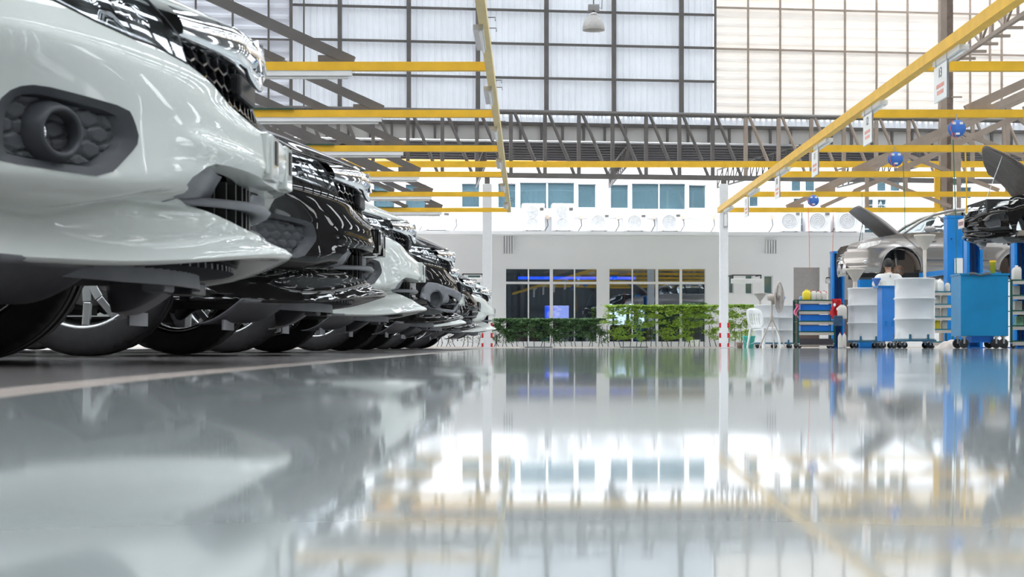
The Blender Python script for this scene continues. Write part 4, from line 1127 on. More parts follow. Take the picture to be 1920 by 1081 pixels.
    # wheel deflectors: curved scoops ahead of each front wheel
    for s in (-1, 1):
        def defl(u, w):
            v = s * (.30 + .48 * u); x = -.84 - .16 * w - .10 * u * u; z = .196 - .085 * math.sin(PI / 2 * w) * (1 - .15 * (1 - u)) * sstep(-.02, .12, u)
            return Vector((x, v, z))
        d_ = MB().grid(defl, 16, 10).build('wheel_deflector', mat('deflector plastic', (.10, .10, .11), .33, nz=.1, ns=30), t, solid=.006)
        MB().box((-1.01, s * .66, .108), (.006, .20, .035)).build('deflector_skirt', M_lgrey, d_)
        # lower arm and brake scuttle behind
        MB().tube([(-1.35, s * .35, .20), (-1.45, s * .62, .17)], .025, 8).build('lower_arm', M_ubody, t)
        # arch liner
        b = MB(); b.lathe([(.335, -.12), (.335, .12)], 24, Matrix.Translation((WBX[0], s * .70, .30)) @ Matrix.Rotation(PI / 2, 4, 'X'), arc=PI); b.build('arch_liner', M_ubody, t)
    # ---- wheels
    for cx in WBX:
        for s in (-1, 1):
            if not lifted: wheel(t, (cx, s * .745, .302), s, fog)
            else: MB().lathe([(0, -.05), (.05, -.05), (.12, 0), (.12, .02), (0, .02)], 28, Matrix.Translation((cx, s * .66, .30)) @ Matrix.Rotation(PI / 2 * (-1 if s > 0 else 1), 4, 'X')).build('brake_disc', mat('rusty hub', (.20, .12, .09), .5, .5, nz=.4, ns=14), t)
    return t
WHEEL = {}
def wheel(t, loc, s, fine=False):
    key = s
    if key not in WHEEL:
        M = Matrix.Rotation(PI / 2 * (1 if s < 0 else -1), 4, 'X')   # local +z faces outwards
        b = MB(); n = 144
        prof = [(.205, -.078, 0), (.213, -.088, 0), (.245, -.094, 0), (.272, -.092, 0), (.288, -.086, 1), (.297, -.076, 2), (.3005, -.062, 2), (.3010, -.050, 0), (.295, -.048, 0), (.295, -.042, 0), (.3018, -.040, 0), (.302, -.014, 0), (.296, -.012, 0), (.296, -.004, 0), (.302, -.002, 0)]
        prof = prof + [(r, -h, q) for r, h, q in reversed(prof[:-1])]
        vs = []
        for r, h, q in prof:
            for k in range(n):
                rr = r - (.005 if q and k % 3 == 0 else 0)
                a = 2 * PI * k / n; vs.append(M @ Vector((rr * math.cos(a), rr * math.sin(a), h)))
        m_ = len(prof); b.add(vs, [(i * n + k, i * n + (k + 1) % n, (i + 1) * n + (k + 1) % n, (i + 1) * n + k) for i in range(m_ - 1) for k in range(n)], True)
        ty = b.build('tyre', M_rubber, t); ty.modifiers.new('e', 'EDGE_SPLIT').split_angle = R(30)
        rm = MB().lathe([(.207, .080), (.213, .086), (.205, .088), (.196, .078), (.190, .05), (.186, -.04), (.192, -.078), (.207, -.082), (.2, -.06), (.196, 0), (.2, .06)], 60, M)
        rim_ = rm.build('rim', M_rim, ty)
        sp = MB()
        for k in range(5):
            for d in (-1, 1):
                a0 = 2 * PI * k / 5 + d * .10; a1 = 2 * PI * k / 5 + d * .26
                p = [Vector((r * math.cos(a), r * math.sin(a), z)) for r, a, z in ((.045, a0, .062), (.12, (a0 + a1) / 2, .070), (.198, a1, .072))]
                for i in range(2): sp.beam(M @ p[i], M @ p[i + 1], .030 - .004 * i, .022, M.to_3x3() @ Vector((0, 0, 1)))
        sp.lathe([(0, .080), (.03, .078), (.06, .070), (.065, .05), (.06, .03), (0, .03)], 24, M); spo = sp.build('spokes', M_rim, ty, bevel=.003)
        br = MB().lathe([(0, .0), (.13, .0), (.13, .012), (.05, .012), (.05, .04), (0, .04)], 32, M)
        br.lathe([(.0, -.05), (.05, -.05), (.07, -.01), (.07, 0)], 20, M)
        br.build('brake_disc', M_brake, ty)
        ty.location = loc; WHEEL[key] = ty; return ty
    src = WHEEL[key]; c = src.copy(); COL.objects.link(c); c.parent = t; c.location = loc
    for g in list(src.children): d = g.copy(); COL.objects.link(d); d.parent = c
    return c

def put_car(t, Yc, dx, label):
    t.location = (dx, Yc, floor_z(Yc)); t['label'] = label; t['group'] = 'cars parked in a row'; return t
put_car(make_sedan(M_wpaint, True), 3.55, 0, 'nearest parked car, large white front with round fog lamp, filling the left')
put_car(make_sedan(M_kpaint), 6.30, -.030, 'black parked car directly behind the nearest white one')
w3 = make_sedan(M_wpaint); put_car(w3, 8.90, -.033, 'second white parked car, right behind the black one')
put_car(make_sedan(M_kpaint, model='b'), 11.6, .06, 'black parked car with grey round fog surround, fourth in the row')
def dup3(src, Yc, dx, label):
    r = dup(src); return put_car(r, Yc, dx, label)
dup3(w3, 14.2, -.02, 'white parked car mostly hidden, only its low lip showing, fifth in the row')
k6 = make_sedan(M_kpaint); put_car(k6, 16.8, .04, 'small looking black parked car, sixth in the row')
dup3(w3, 19.4, .14, 'farthest white parked car at the end of the row near the pillar')

# ================================================================ WORKSHOP EQUIPMENT
M_drum = mat('grey drum paint', (.60, .61, .62), .33, nz=.04, ns=2, coat=.3)
M_jug = mat('translucent jug plastic', (.80, .76, .70), .4, nz=.03, transl=.3)
M_yel = mat('yellow plastic', (.80, .62, .03), .4, nz=.03)
def fl(px, Y): v = P(px, 652, Y); v.z = 0; return v
def caster(t, x, y, r=.045, h=.10, name='caster'):
    b = MB(); b.lathe([(0, -.015), (r * .8, -.015), (r, -.010), (r, .010), (r * .8, .015), (0, .015)], 18, Matrix.Translation((x, y, r)) @ Matrix.Rotation(PI / 2, 4, 'X'))
    c = b.build(name, M_black, t)
    MB().bbox((x - .012, y - .025, r), (x + .012, y - .018, h)).bbox((x - .012, y + .018, r), (x + .012, y + .025, h)).bbox((x - .03, y - .03, h - .012), (x + .03, y + .03, h)).build('fork', M_alu, c)
def drum(px, Y, label, top=None, dolly=True, h=.88, r=.285):
    c = fl(px, Y); t = thing('oil_drum', label, 'drum', c, 0)
    z0 = .125 if dolly else 0
    pr = [(0, 0), (r - .01, 0), (r + .004, .008), (r + .004, .02), (r - .004, .03)]
    for k in (1, 2):
        z = h * k / 3; pr += [(r - .004, z - .022), (r + .010, z - .010), (r + .015, z), (r + .010, z + .010), (r - .004, z + .022)]
    pr += [(r - .004, h - .03), (r + .004, h - .02), (r + .004, h), (r - .006, h + .002), (r - .010, h - .012), (0, h - .012)]
    MB().lathe([(a, z + z0) for a, z in pr], 48).build('barrel', M_drum, t)
    MB().lathe([(0, h + z0 - .012), (.03, h + z0 - .012), (.03, h + z0 + .012), (0, h + z0 + .012)], 14, Matrix.Translation((.17, 0, 0))).build('bung', M_alu, t)
    if dolly:
        d = MB().lathe([(.20, .10), (r + .02, .10), (r + .02, .125), (.20, .125), (.20, .10)], 36)
        for a in range(4): d.beam((0, 0, .112), ((r + .02) * math.cos(R(45 + 90 * a)), (r + .02) * math.sin(R(45 + 90 * a)), .112), .05, .02)
        dd = d.build('dolly_frame', mat('dolly blue', (.03, .13, .22), .45), t)
        for a in (-115, -65, 30, 150): 
            q = R(a); MB().box(((r + .018) * math.cos(q), (r + .018) * math.sin(q), .155), (.008, .035, .09), q).build('retaining_tab', mat('dolly blue', (0, 0, 0)), t)
        for a in (-140, -40, 40, 140): caster(t, .24 * math.cos(R(a)), .24 * math.sin(R(a)))
    return t, c, z0 + h
def funnel(loc, rt, rb, hc, hs, m, label, name='funnel'):
    t = thing(name, label, 'funnel', loc)
    MB().lathe([(rb, hs), (rt, hs + hc), (rt + .008, hs + hc), (rt + .008, hs + hc + .03), (rt, hs + hc + .03), (rt - .006, hs + hc), (rb - .004, hs)], 28).build('cone', m, t)
    MB().lathe([(rb * .7, 0), (rb, hs), (rb + .004, hs), (rb * .8, 0)], 18).build('spout', m, t)
    return t
M_fun = mat('cream funnel plastic', (.62, .55, .48), .4, nz=.04)
_, cA, hA = drum(1437, 37.8, 'grey drum behind the standing fan, left one of two close together')
_, cA2, hA2 = drum(1465, 38.4, 'grey drum behind the standing fan, right one of two close together')
_, cB, hB_ = drum(1622, 27.2, 'grey ribbed drum on dolly with cream funnel, in front of the mechanic')
_, cC, hC = drum(1715, 23.4, 'largest grey ribbed drum on dolly, between narrow blue cabinet and blue chest')
funnel(cA + Vector((-.15, -.02, hA - .012)), .145, .02, .16, .10, mat('steel funnel', (.45, .42, .38), .35, .8), 'steel funnel standing on the left drum behind the fan')
funnel(cA2 + Vector((.02, 0, hA2 - .012)), .075, .015, .13, .06, mat('pale blue plastic', (.25, .40, .75), .4), 'small pale blue funnel on the right drum behind the fan')
funnel(cB + Vector((-.16, .02, hB_ - .012)), .155, .028, .19, .12, M_fun, 'wide cream funnel standing in the drum beside the mechanic')
funnel(cC + Vector((.15, .02, hC - .012)), .145, .024, .19, .42, M_fun, 'tall cream funnel with long spout on the largest drum')
funnel(cB + Vector((.19, .0, hB_ - .012)), .065, .012, .12, .03, mat('mid blue plastic', (.06, .18, .55), .4), 'small blue funnel on the drum beside the mechanic')
c = cA + Vector((.13, -.12, hA - .012)); solo('oil_can', MB().lathe([(0, 0), (.045, 0), (.045, .11), (.02, .13), (0, .13)], 18, Matrix.Translation(c)), mat('brown can', (.20, .16, .14), .5), 'little brown can on the drum behind the fan', 'can', c)

# standing fan
c = fl(1447, 31.0); t = thing('pedestal_fan', 'round beige industrial fan on tripod legs turned to the side, before grey drums', 'fan', c)
M_fan = mat('beige fan metal', (.42, .37, .33), .4, .3, nz=.06)
for a, l in ((200, .30), (340, .30), (270, .26)):
    q = R(a); MB().tube([(0, 0, .58), (l * math.cos(q) * .9, l * math.sin(q), .0)], .013, 8).build('leg', M_fan, t)
MB().tube([(0, 0, .5), (0, 0, .92)], .018, 10).build('pole', M_fan, t)
MB().lathe([(0, .52), (.035, .52), (.04, .56), (.035, .62), (0, .62)], 14).build('clamp', M_fan, t)
hd = Vector((.915, -.40, 0)).normalized(); O = Vector((.13, -.05, .965)); M = Matrix.Translation(O) @ hd.to_track_quat('Z', 'Y').to_matrix().to_4x4()
MB().lathe([(0, -.22), (.05, -.21), (.065, -.16), (.065, -.06), (.04, -.04), (0, -.04)], 20, M).build('motor', M_fan, t)
MB().beam((0, 0, .92), O - hd * .12, .04, .05).build('neck', M_fan, t)
gd = MB(); Rr = .29
for zz, rr in ((0, Rr), (.012, Rr)): gd.tube([M @ Vector((rr * math.cos(a), rr * math.sin(a), zz)) for a in [2 * PI * k / 36 for k in range(36)]], .007, 6, closed=True)
for s_, zz in ((1, .075), (-1, -.05)):
    for rr in (.06, .12, .18, .24):
        gd.tube([M @ Vector((rr * math.cos(a), rr * math.sin(a), zz * (1 - (rr / Rr) ** 2) ** .6)) for a in [2 * PI * k / 30 for k in range(30)]], .0022, 4, closed=True)
    for k in range(40):
        a = 2 * PI * k / 40; gd.tube([M @ Vector((rr * math.cos(a), rr * math.sin(a), zz * (1 - (rr / Rr) ** 2) ** .6)) for rr in (.02, .10, .18, .25, .289)], .0022, 4)
gd.build('guard', M_fan, t)
bl = MB()
for k in range(3):
    a0 = 2 * PI * k / 3
    def blade(u, w):
        a = a0 + (w - .5) * (1.0 + .5 * u); r = .04 + .20 * u; return M @ Vector((r * math.cos(a), r * math.sin(a), .03 * (w - .5)))
    bl.grid(blade, 6, 6)
bl.lathe([(0, .03), (.04, .025), (.05, -.02), (0, -.02)], 18, M); bl.build('blades', mat('fan blade grey', (.30, .27, .26), .4, .4), t)
MB().lathe([(0, .085), (.04, .08), (.045, .07), (0, .07)], 18, M).build('centre_badge', M_fan, t)

# white plastic chair, seen from behind and to the side
c = fl(1432, 32.6); t = thing('plastic_chair', 'white plastic armless chair beside the fan and mint bucket', 'chair', c, R(35))
sb_ = MB().grid(lambda u, w: Vector((-.20 + .40 * u, -.20 + .40 * w, .40 + .012 * math.cos((w - .5) * 3) - .02 * math.sin(PI * u) * math.sin(PI * w))), 8, 8)
sb_.build('seat', M_pvc, t, solid=.015)
bk = patch(smooth_poly([(-.21, 0), (.21, 0), (.23, .30), (.16, .42), (-.16, .42), (-.23, .30)], 2), [[(x - .016, .08), (x + .016, .08), (x + .016, .30), (x - .016, .30)] for x in (-.12, -.06, 0, .06, .12)], .05,
           lambda x, z: Vector((x, .20 + z * .22 + .03 * (1 - (x / .23) ** 2), .39 + z)))
bk.build('backrest', M_pvc, t, solid=.014)
for sx in (-1, 1):
    for sy in (-1, 1): MB().beam((sx * .19, sy * .18, .40), (sx * .23, sy * .23, 0), .035, .03).build('leg', M_pvc, t)
# mint bucket
c = fl(1404, 33.0); t = thing('bucket', 'mint green plastic bucket with handle at the foot of the hedge', 'bucket', c)
M_mint = mat('mint plastic', (.10, .62, .50), .4, nz=.02)
MB().lathe([(0, 0), (.095, 0), (.13, .235), (.142, .235), (.142, .25), (.128, .25), (.092, .012), (0, .012)], 30).build('tub', M_mint, t)
MB().tube([(.135 * math.cos(a), -.135 - .02 * math.sin(a), .235 - .15 * math.sin(a)) for a in [PI * k / 12 for k in range(13)]], .006, 6).build('handle', M_alu, t)
solo('plant_pot', MB().lathe([(0, 0), (.05, 0), (.075, .12), (0, .12)], 16, Matrix.Translation(fl(1387, 34))), mat('brown pot', (.20, .13, .10), .7), 'small brown pot at the hedge left of the mint bucket', 'pot', fl(1387, 34))

def bottle(loc, w, d, h, m, label, name='jug', cap=None, handle=None, grp=None, cat='jug', rz=0):
    t = thing(name, label, cat, loc, rz, grp)
    def sec(z, k): return [(w / 2 * k * (1 if i in (1, 2) else -1), d / 2 * k * (1 if i > 1 else -1)) for i in range(4)]
    b = MB(); rings = []
    for z, k in ((0, .92), (.02, 1), (h * .68, 1), (h * .80, .80), (h * .90, .35), (h * .93, .30)):
        rings.append([Vector((w / 2 * k * math.copysign(abs(math.cos(a)) ** .5, math.cos(a)), d / 2 * k * math.copysign(abs(math.sin(a)) ** .5, math.sin(a)), z)) for a in [2 * PI * q / 20 for q in range(20)]])
    b.add([p for r_ in rings for p in r_], [(i * 20 + k, i * 20 + (k + 1) % 20, (i + 1) * 20 + (k + 1) % 20, (i + 1) * 20 + k) for i in range(len(rings) - 1) for k in range(20)] + [tuple(range(20))[::-1], tuple(range(100, 120))], True)
    b.build('body', m, t)
    MB().lathe([(0, h * .92), (w * .17, h * .92), (w * .17, h), (0, h)], 14).build('cap', cap or m, t)
    if handle: MB().tube([(w * .15, 0, h * .86), (w * .38, 0, h * .90), (w * .50, 0, h * .72), (w * .44, 0, h * .5)], .009, 6).build('handle', handle, t)
    return t
# shelf carts ------------------------------------------------------
def cart(px0, px1, ytop, Y, levels, label, mf=M_green, bins=None, dep=.40, name='tool_trolley'):
    x0 = (px0 - CX) * Y / F; x1 = (px1 - CX) * Y / F; w = x1 - x0; h = (652 - ytop) * Y / F
    t = thing(name, label, 'trolley', ((x0 + x1) / 2, Y, 0)); z0 = .10
    for sx in (-1, 1):
        for y in (0, dep): MB().bbox((sx * w / 2 - .015, y - .015, z0 - .02), (sx * w / 2 + .015, y + .015, h)).build('upright', mf, t)
        for y in (.02, dep - .02): caster(t, sx * (w / 2 - .03), y, .035, .085)
    zs = []
    for k in range(levels):
        z = z0 + (h - z0 - .01) * k / (levels - 1); zs.append(z)
        sh_ = MB().bbox((-w / 2, 0, z - .008), (w / 2, dep, z)); sh_.build('shelf', mf, t)
        MB().bbox((-w / 2 + .018, -.012, z - (.055 if k else .06)), (w / 2 - .018, -.004, z - .008)).build('shelf_lip', M_beige, t)
        MB().bbox((-w / 2, -.016, z - .008), (w / 2, -.004, z + .010)).build('edge_rail', mf, t)
    if bins:
        for k in range(levels - 1):
            if k == 0: continue
            zt_ = zs[k + 1] - .065
            MB().bbox((-w / 2 + .05, .03, zs[k] + .005), (w / 2 - .06, dep - .03, zt_)).build('drawer_box', bins, t, bevel=.006)
    return t, zs, w, (x0 + x1) / 2
t, zs, w, cx = cart(1496, 1565, 561, 27.0, 5, 'dark green trolley with three bright blue drawer boxes and jugs on top', bins=mat('bright blue box', (.01, .18, .68), .4))
MB().bbox((-w / 2 + .03, -.02, .06), (w / 2 - .03, .36, .16)).build('bottom_tray', mat('dark rubber tray', (.05, .045, .05), .7), t)
y0 = 27.12; zt = zs[-1]
bottle((P(1512, 0, y0).x, y0, zt), .13, .12, .185, M_yel, 'yellow rounded jug on the blue drawer trolley', handle=M_yel)
bottle((P(1503, 0, y0).x, y0 + .05, zt), .06, .06, .075, mat('pale blue plastic', (0, 0, 0)), 'tiny pale blue bottle at the left end of the trolley top', name='bottle', cat='bottle')
for k, (px, lb) in enumerate(((1525, 'white jug with red cap next to the yellow jug'), (1535, 'cream jug with red handle, middle of the trolley top'), (1546, 'cream jug with red handle at the right end of the trolley top'))):
    bottle((P(px, 0, y0).x, y0 + .02 * k, zt), .085, .10, .175 - .01 * (k > 0), M_jug, lb, cap=M_red, handle=M_red if k else M_jug)
# cloths and bags on the trolley
def cloth(px, y_, Y, w, h, m, label, m2=None):
    c = P(px, y_, Y); t = thing('cloth', label, 'cloth', c)
    MB().grid(lambda u, q: Vector((-w / 2 + w * u + .02 * math.sin(q * 7), .03 * math.sin(u * 11 + q * 3) - .03, -h * q * (1 - .15 * math.sin(u * 5)))), 16, 16).build('fabric', m, t, solid=.006)
    if m2:
        for k in range(3): MB().sphere((-w * .2 + .05 * k, -.06, -h * (.3 + .2 * k)), .022, 7, (1, .5, 1.3)).build('pattern_patch', m2, t)
cloth(1567, 560, 26.95, .15, .34, mat('red printed cloth', (.50, .02, .03), .8, nz=.3, ns=30), 'red and white printed cloth hanging at the right of the trolley', M_white)
cloth(1493, 570, 26.95, .05, .20, mat('pink cloth', (.75, .22, .35), .8, nz=.3, ns=40), 'pink cloth hanging at the left of the trolley')
bottle(P(1579, 598, 26.7), .15, .10, .26, M_jug, 'white jug hung on the right of the green trolley', cap=M_black)
c = P(1571, 611, 26.6); solo('basket', MB().bbox((c.x - .07, c.y - .05, c.z), (c.x + .07, c.y + .05, c.z + .17)), mat('dark blue basket', (.03, .07, .13), .6, nz=.3, ns=20), 'dark blue basket hanging low on the trolley side', 'basket', c, bevel=.01)
for k, (px, lb) in enumerate(((1575, 'left white bottle on the floor right of the trolley'), (1583, 'right white bottle on the floor right of the trolley'))):
    bottle(fl(px, 26.4 + .1 * k), .065, .07, .26, M_jug, lb, name='bottle', cap=M_red, cat='bottle')
# narrow pale blue cabinet behind the drums
Y = 25.6; c = fl(1667, Y); w = 27 * Y / F; h = 115 * Y / F
t = thing('waste_oil_cabinet', 'narrow mid blue cabinet on wheels between the two nearest drums', 'cabinet', c)
M_pb = mat('mid blue sheet metal', (.04, .20, .58), .35, nz=.10, ns=4)
MB().bbox((-w / 2, 0, .11), (w / 2, .35, h)).build('body', M_pb, t, bevel=.01)
MB().bbox((-w / 2 - .06, -.01, h - .01), (w / 2, .36, h + .02)).build('lid', mat('blue painted steel', (0, 0, 0)), t)
for sx in (-1, 1): MB().bbox((sx * .05 - .02, -.006, .35), (sx * .05 + .02, 0, .43)).build('vent_slot', mat('blue painted steel', (0, 0, 0)), t)
for sx in (-.08, .08):
    for y in (.05, .3): caster(t, sx, y)
# big teal blue chest on casters
Y = 21.8; x0, x1 = (1784 - CX) * Y / F, (1890 - CX) * Y / F; w = x1 - x0 ; h = 139 * Y / F; z0 = .165
t = thing('tool_chest', 'large plain teal blue steel chest on brown casters in front of the lifts', 'chest', ((x0 + x1) / 2 + .065, Y, 0), 0)
w = .64; dpt = .50
MB().bbox((-w / 2, 0, z0), (w / 2 + .0, dpt, h)).build('body', M_blue2, t, bevel=.006)
MB().bbox((-w / 2 - .015, -.015, h - .012), (w / 2 + .015, dpt, h + .012)).build('top_edge', M_blue2, t)
MB().bbox((-.15, .1, .08), (.15, .4, z0)).build('bottom_box', mat('bright blue box', (0, 0, 0)), t)
for sx in (-w / 2 + .06, w / 2 - .05, w / 2 - .15):
    for y in (.06, dpt - .1): caster(t, sx, y, .065, z0)
c0 = Vector(((x0 + x1) / 2, Y, h + .012))
mt = thing('rubber_mat', 'black floppy mat lying over the front edge of the teal chest', 'mat', c0 + Vector((-.0, .0, 0)), 0)
MB().grid(lambda u, q: Vector((-.14 + .28 * u, -.03 + .3 * q, .004 - (.03 * (1 - q * 8) if q < .125 else 0) + .01 * math.sin(u * 9))), 14, 16).build('sheet', mat('brown black mat', (.07, .055, .05), .7, nz=.2), mt, solid=.006)
t = thing('grease_tub', 'yellow tub standing on the right of the teal chest', 'tub', c0 + Vector((.21, .12, 0)))
MB().lathe([(0, 0), (.032, 0), (.04, .15), (.044, .15), (.044, .165), (0, .165)], 20).build('tub', M_yel, t); MB().lathe([(0, .165), (.043, .165), (.043, .18), (0, .18)], 20).build('lid', mat('orange yellow lid', (.80, .40, .03), .4), t)
# shelf behind the largest drum and cart at the right edge
t, zs2, w2_, cx2 = cart(1745, 1786, 545, 25.5, 5, 'teal open shelf rack of bottles between largest drum and teal chest', mat('teal shelf paint', (.02, .16, .22), .4), name='shelf_rack')
row = [(1752, 4, .10, 'white jug top left of the rack'), (1763, 4, .11, 'white round jug in the middle of the rack top'), (1777, 4, .08, 'white bottle with red label at the right of the rack top')]
cols = [M_jug, M_pvc, M_jug, M_yel, M_red, M_green]
names = ['top shelf', 'second shelf', 'third shelf', 'bottom shelf']
for k, (px, lv, w_, lb) in enumerate(row):
    bottle((P(px, 0, 25.6).x, 25.62, zs2[4]), w_, w_, .21 if k < 2 else .16, cols[k], lb, cap=M_red if k == 2 else M_pvc)
lab_ = {3: ('white jug on the second rack shelf, left', 'white box shaped bottle on the second rack shelf, right'), 2: ('pale bottle on the third rack shelf, left', 'white bottle with red mark on the third rack shelf'),
        1: ('yellow bottle on the lowest full rack shelf', 'white bottle beside the yellow one on the rack')}
for lv in (3, 2, 1):
    for k, px in enumerate((1758, 1771)):
        m = M_yel if (lv == 1 and k == 0) else M_jug
        bottle((P(px, 0, 25.6).x, 25.62, zs2[lv]), .085, .085, .17, m, lab_[lv][k], cap=M_red)
t, zs3, w3_, cx3 = cart(1896, 1964, 523, 22.6, 5, 'green shelf trolley at the right edge with a white jug on top')
t = bottle((P(1906, 0, 22.8).x, 22.8, zs3[-1]), .125, .10, .215, M_jug, 'white jug with handle on the right edge trolley', cap=M_white, handle=M_jug)
for lv, px, m, lb in ((3, 1904, M_jug, 'white carton on the upper shelf of the right edge trolley'), (2, 1908, M_jug, 'beige carton on the middle shelf of the right edge trolley'), (1, 1911, mat('green white carton', (.30, .55, .35), .6, nz=.4, ns=12), 'green and white carton on the low shelf of the right edge trolley')):
    c = Vector((P(px, 0, 22.8).x, 22.8, zs3[lv])); solo('carton', MB().bbox(c + Vector((-.05, -.04, 0)), c + Vector((.05, .06, .14))), m, lb, 'carton', c, bevel=.003)
t = thing('rag_heap', 'heap of white rags on the floor left of the teal chest', 'rags', fl(1783, 23.9))
MB().grid(lambda u, q: Vector((-.2 + .4 * u, -.15 + .3 * q, .11 * math.sin(PI * u) ** .6 * math.sin(PI * q) ** .6 * (1 + .2 * math.sin(u * 17 + q * 9)))), 20, 14).build('fabric', mat('white rag', (.62, .55, .50), .9, nz=.2), t)

# ---- two post lifts ------------------------------------------------
M_lift = mat('lift blue', (.010, .21, .60), .35, nz=.10, ns=3)
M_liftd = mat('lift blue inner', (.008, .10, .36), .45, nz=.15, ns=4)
def post(px, wpx, ytop, Y, label, box=False, open_front=True, capz=.05):
    c = fl(px, Y); w = wpx * Y / F; h = (652 - ytop) * Y / F
    t = thing('lift_post', label, 'lift', c, 0)
    MB().bbox((-w / 2 - .05, -.05, 0), (w / 2 + .05, .40, .025)).build('base_plate', M_liftd, t)
    if open_front:
        MB().bbox((-w / 2, 0, .025), (-w / 2 + .05, .28, h)).build('channel_side', M_lift, t)
        MB().bbox((w / 2 - .05, 0, .025), (w / 2, .28, h)).build('channel_side', M_lift, t)
        MB().bbox((-w / 2, .24, .025), (w / 2, .28, h)).build('channel_back', M_liftd, t)
        MB().bbox((-w * .18, .05, h * .25), (w * .18, .2, h * .42)).build('carriage', M_black, t)
        MB().tube([(0, .1, .1), (0, .1, h - .05)], .018, 8).build('screw', M_black, t)
    else:
        MB().bbox((-w / 2, 0, .025), (w / 2, .30, h)).build('column', M_lift, t, bevel=.008)
        MB().bbox((w / 2, .03, .025), (w / 2 + .06, .25, h * .8)).build('channel_side', M_liftd, t)
    MB().bbox((-w / 2 - .01, -.01, h), (w / 2 + .01, .30, h + capz)).build('cap', M_lift, t)
    if box:
        MB().bbox((-.02, -.10, h * .575), (.19, 0, h * .69)).build('control_box', M_pvc, t, bevel=.005)
        MB().lathe([(0, 0), (.015, 0), (.015, .02), (0, .02)], 12, Matrix.Translation((-.08, -.0, h * .84)) @ Matrix.Rotation(PI / 2, 4, 'X')).build('button', M_black, t)
    return t, c, w, h
post(1572, 23, 474, 40.5, 'blue lift post with open channel behind the green trolley')
post(1791, 30, 408, 33.2, 'tall solid blue lift post carrying a white control box', True, False)
post(1828, 30, 446, 30.2, 'blue open channel lift post under the black raised car')
post(1916, 28, 452, 30.2, 'blue lift post at the right edge behind the green shelf trolley')
post(1626, 28, 518, 39.5, 'short blue lift column behind the mechanic, under the raised silver car', open_front=False)
for k, (a, b_, lab) in enumerate((((1791, 508, 33.6), (1728, 516, 36.2), 'blue lift arm reaching left under the silver car'), ((1800, 508, 33.6), (1872, 514, 36.2), 'blue lift arm reaching right under the silver car'))):
    A, B = P(*a), P(*b_); t = thing('lift_swing_beam', lab, 'lift arm', A)
    MB().beam((0, 0, 0), B - A, .12, .10).build('arm', M_lift, t)
    MB().lathe([(0, 0), (.06, 0), (.06, .10), (0, .10)], 18, Matrix.Translation(B - A)).build('pad', M_black, t)

# ---- raised silver car seen from its side -------------------------
M_silver = mat('silver grey car paint', (.36, .335, .32), .25, .65, nz=.0, coat=1.0)
M_gl = glass_mat('clear car glass', (.72, .78, .78), .25)
D0 = 36.4; SC = D0 / F; LZ = 1.40
def cv(x, y): return ((x - 1590) * SC, (CY - y) * SC + ZC - LZ)
t = thing('lifted_car', 'silver grey sport utility car raised on the lift with bonnet open and wheels off', 'car', ((1590 - CX) * SC, D0, LZ))
HWD = .90
body = [cv(*p) for p in ((1593, 497), (1589, 486), (1590, 472), (1594, 462), (1600, 455), (1612, 452), (1640, 446), (1668, 441), (1694, 437), (1740, 436), (1800, 434.5), (1860, 433.5), (1930, 432), (1962, 430), (1970, 445), (1972, 480), (1966, 505))]
ra = [cv(1907 + 34 * math.cos(R(a)), 505 - 34 * math.sin(R(a))) for a in range(-12, 193, 12)]
fa = [cv(1690 + 38 * math.cos(R(a)), 503 - 41 * math.sin(R(a))) for a in range(-14, 196, 10)]
body += ra + [cv(1868, 511), cv(1732, 511)] + fa + [cv(1648, 512), cv(1610, 508)]
def csurf(s):
    def f(x, z):
        y = HWD - .42 * max(0, 1 - x / .62) ** 1.8 - .05 * sstep(.80, 1.08, z) - .05 * (1 - sstep(.25, .45, z))
        y += .018 * math.exp(-((z - .86) / .03) ** 2) - .012 * math.exp(-((z - .52) / .04) ** 2)
        for cx_ in (1.2, 3.82): 
            d = math.hypot(x - cx_, z - .36); y += .03 * math.exp(-((d - .50) / .05) ** 2)
        return Vector((x, s * y + HWD, z))
    return f
for s in (-1, 1):
    bd = patch(body, [], .05, csurf(s)).build('body_side', M_silver, t)
    f = csurf(s)
    if s < 0:
        for L in ([(1735, 437), (1733, 470), (1738, 508)], [(1848, 434), (1848, 480), (1856, 508)], [(1694, 440), (1718, 462), (1730, 505)]):
            MB().tube([f(*cv(*p)) + Vector((0, -.002, 0)) for p in L], .005, 4).build('panel_gap', M_black, bd)
        MB().beam(f(*cv(1735, 487)) + Vector((0, -.01, 0)), f(*cv(1866, 488)) + Vector((0, -.01, 0)), .012, .02).build('side_trim', M_chrome, bd)
        MB().beam(f(*cv(1742, 452)) + Vector((0, -.02, 0)), f(*cv(1756, 451.5)) + Vector((0, -.02, 0)), .02, .02).build('door_handle', M_silver, bd)
    # wheel arch lip
    MB().tube([f(*p) + Vector((0, s * .004, 0)) for p in fa[1:-1]], .016, 6).build('arch_lip', M_silver, bd)
    MB().tube([f(*p) + Vector((0, s * .004, 0)) for p in ra[1:-1]], .016, 6).build('arch_lip', M_silver, bd)
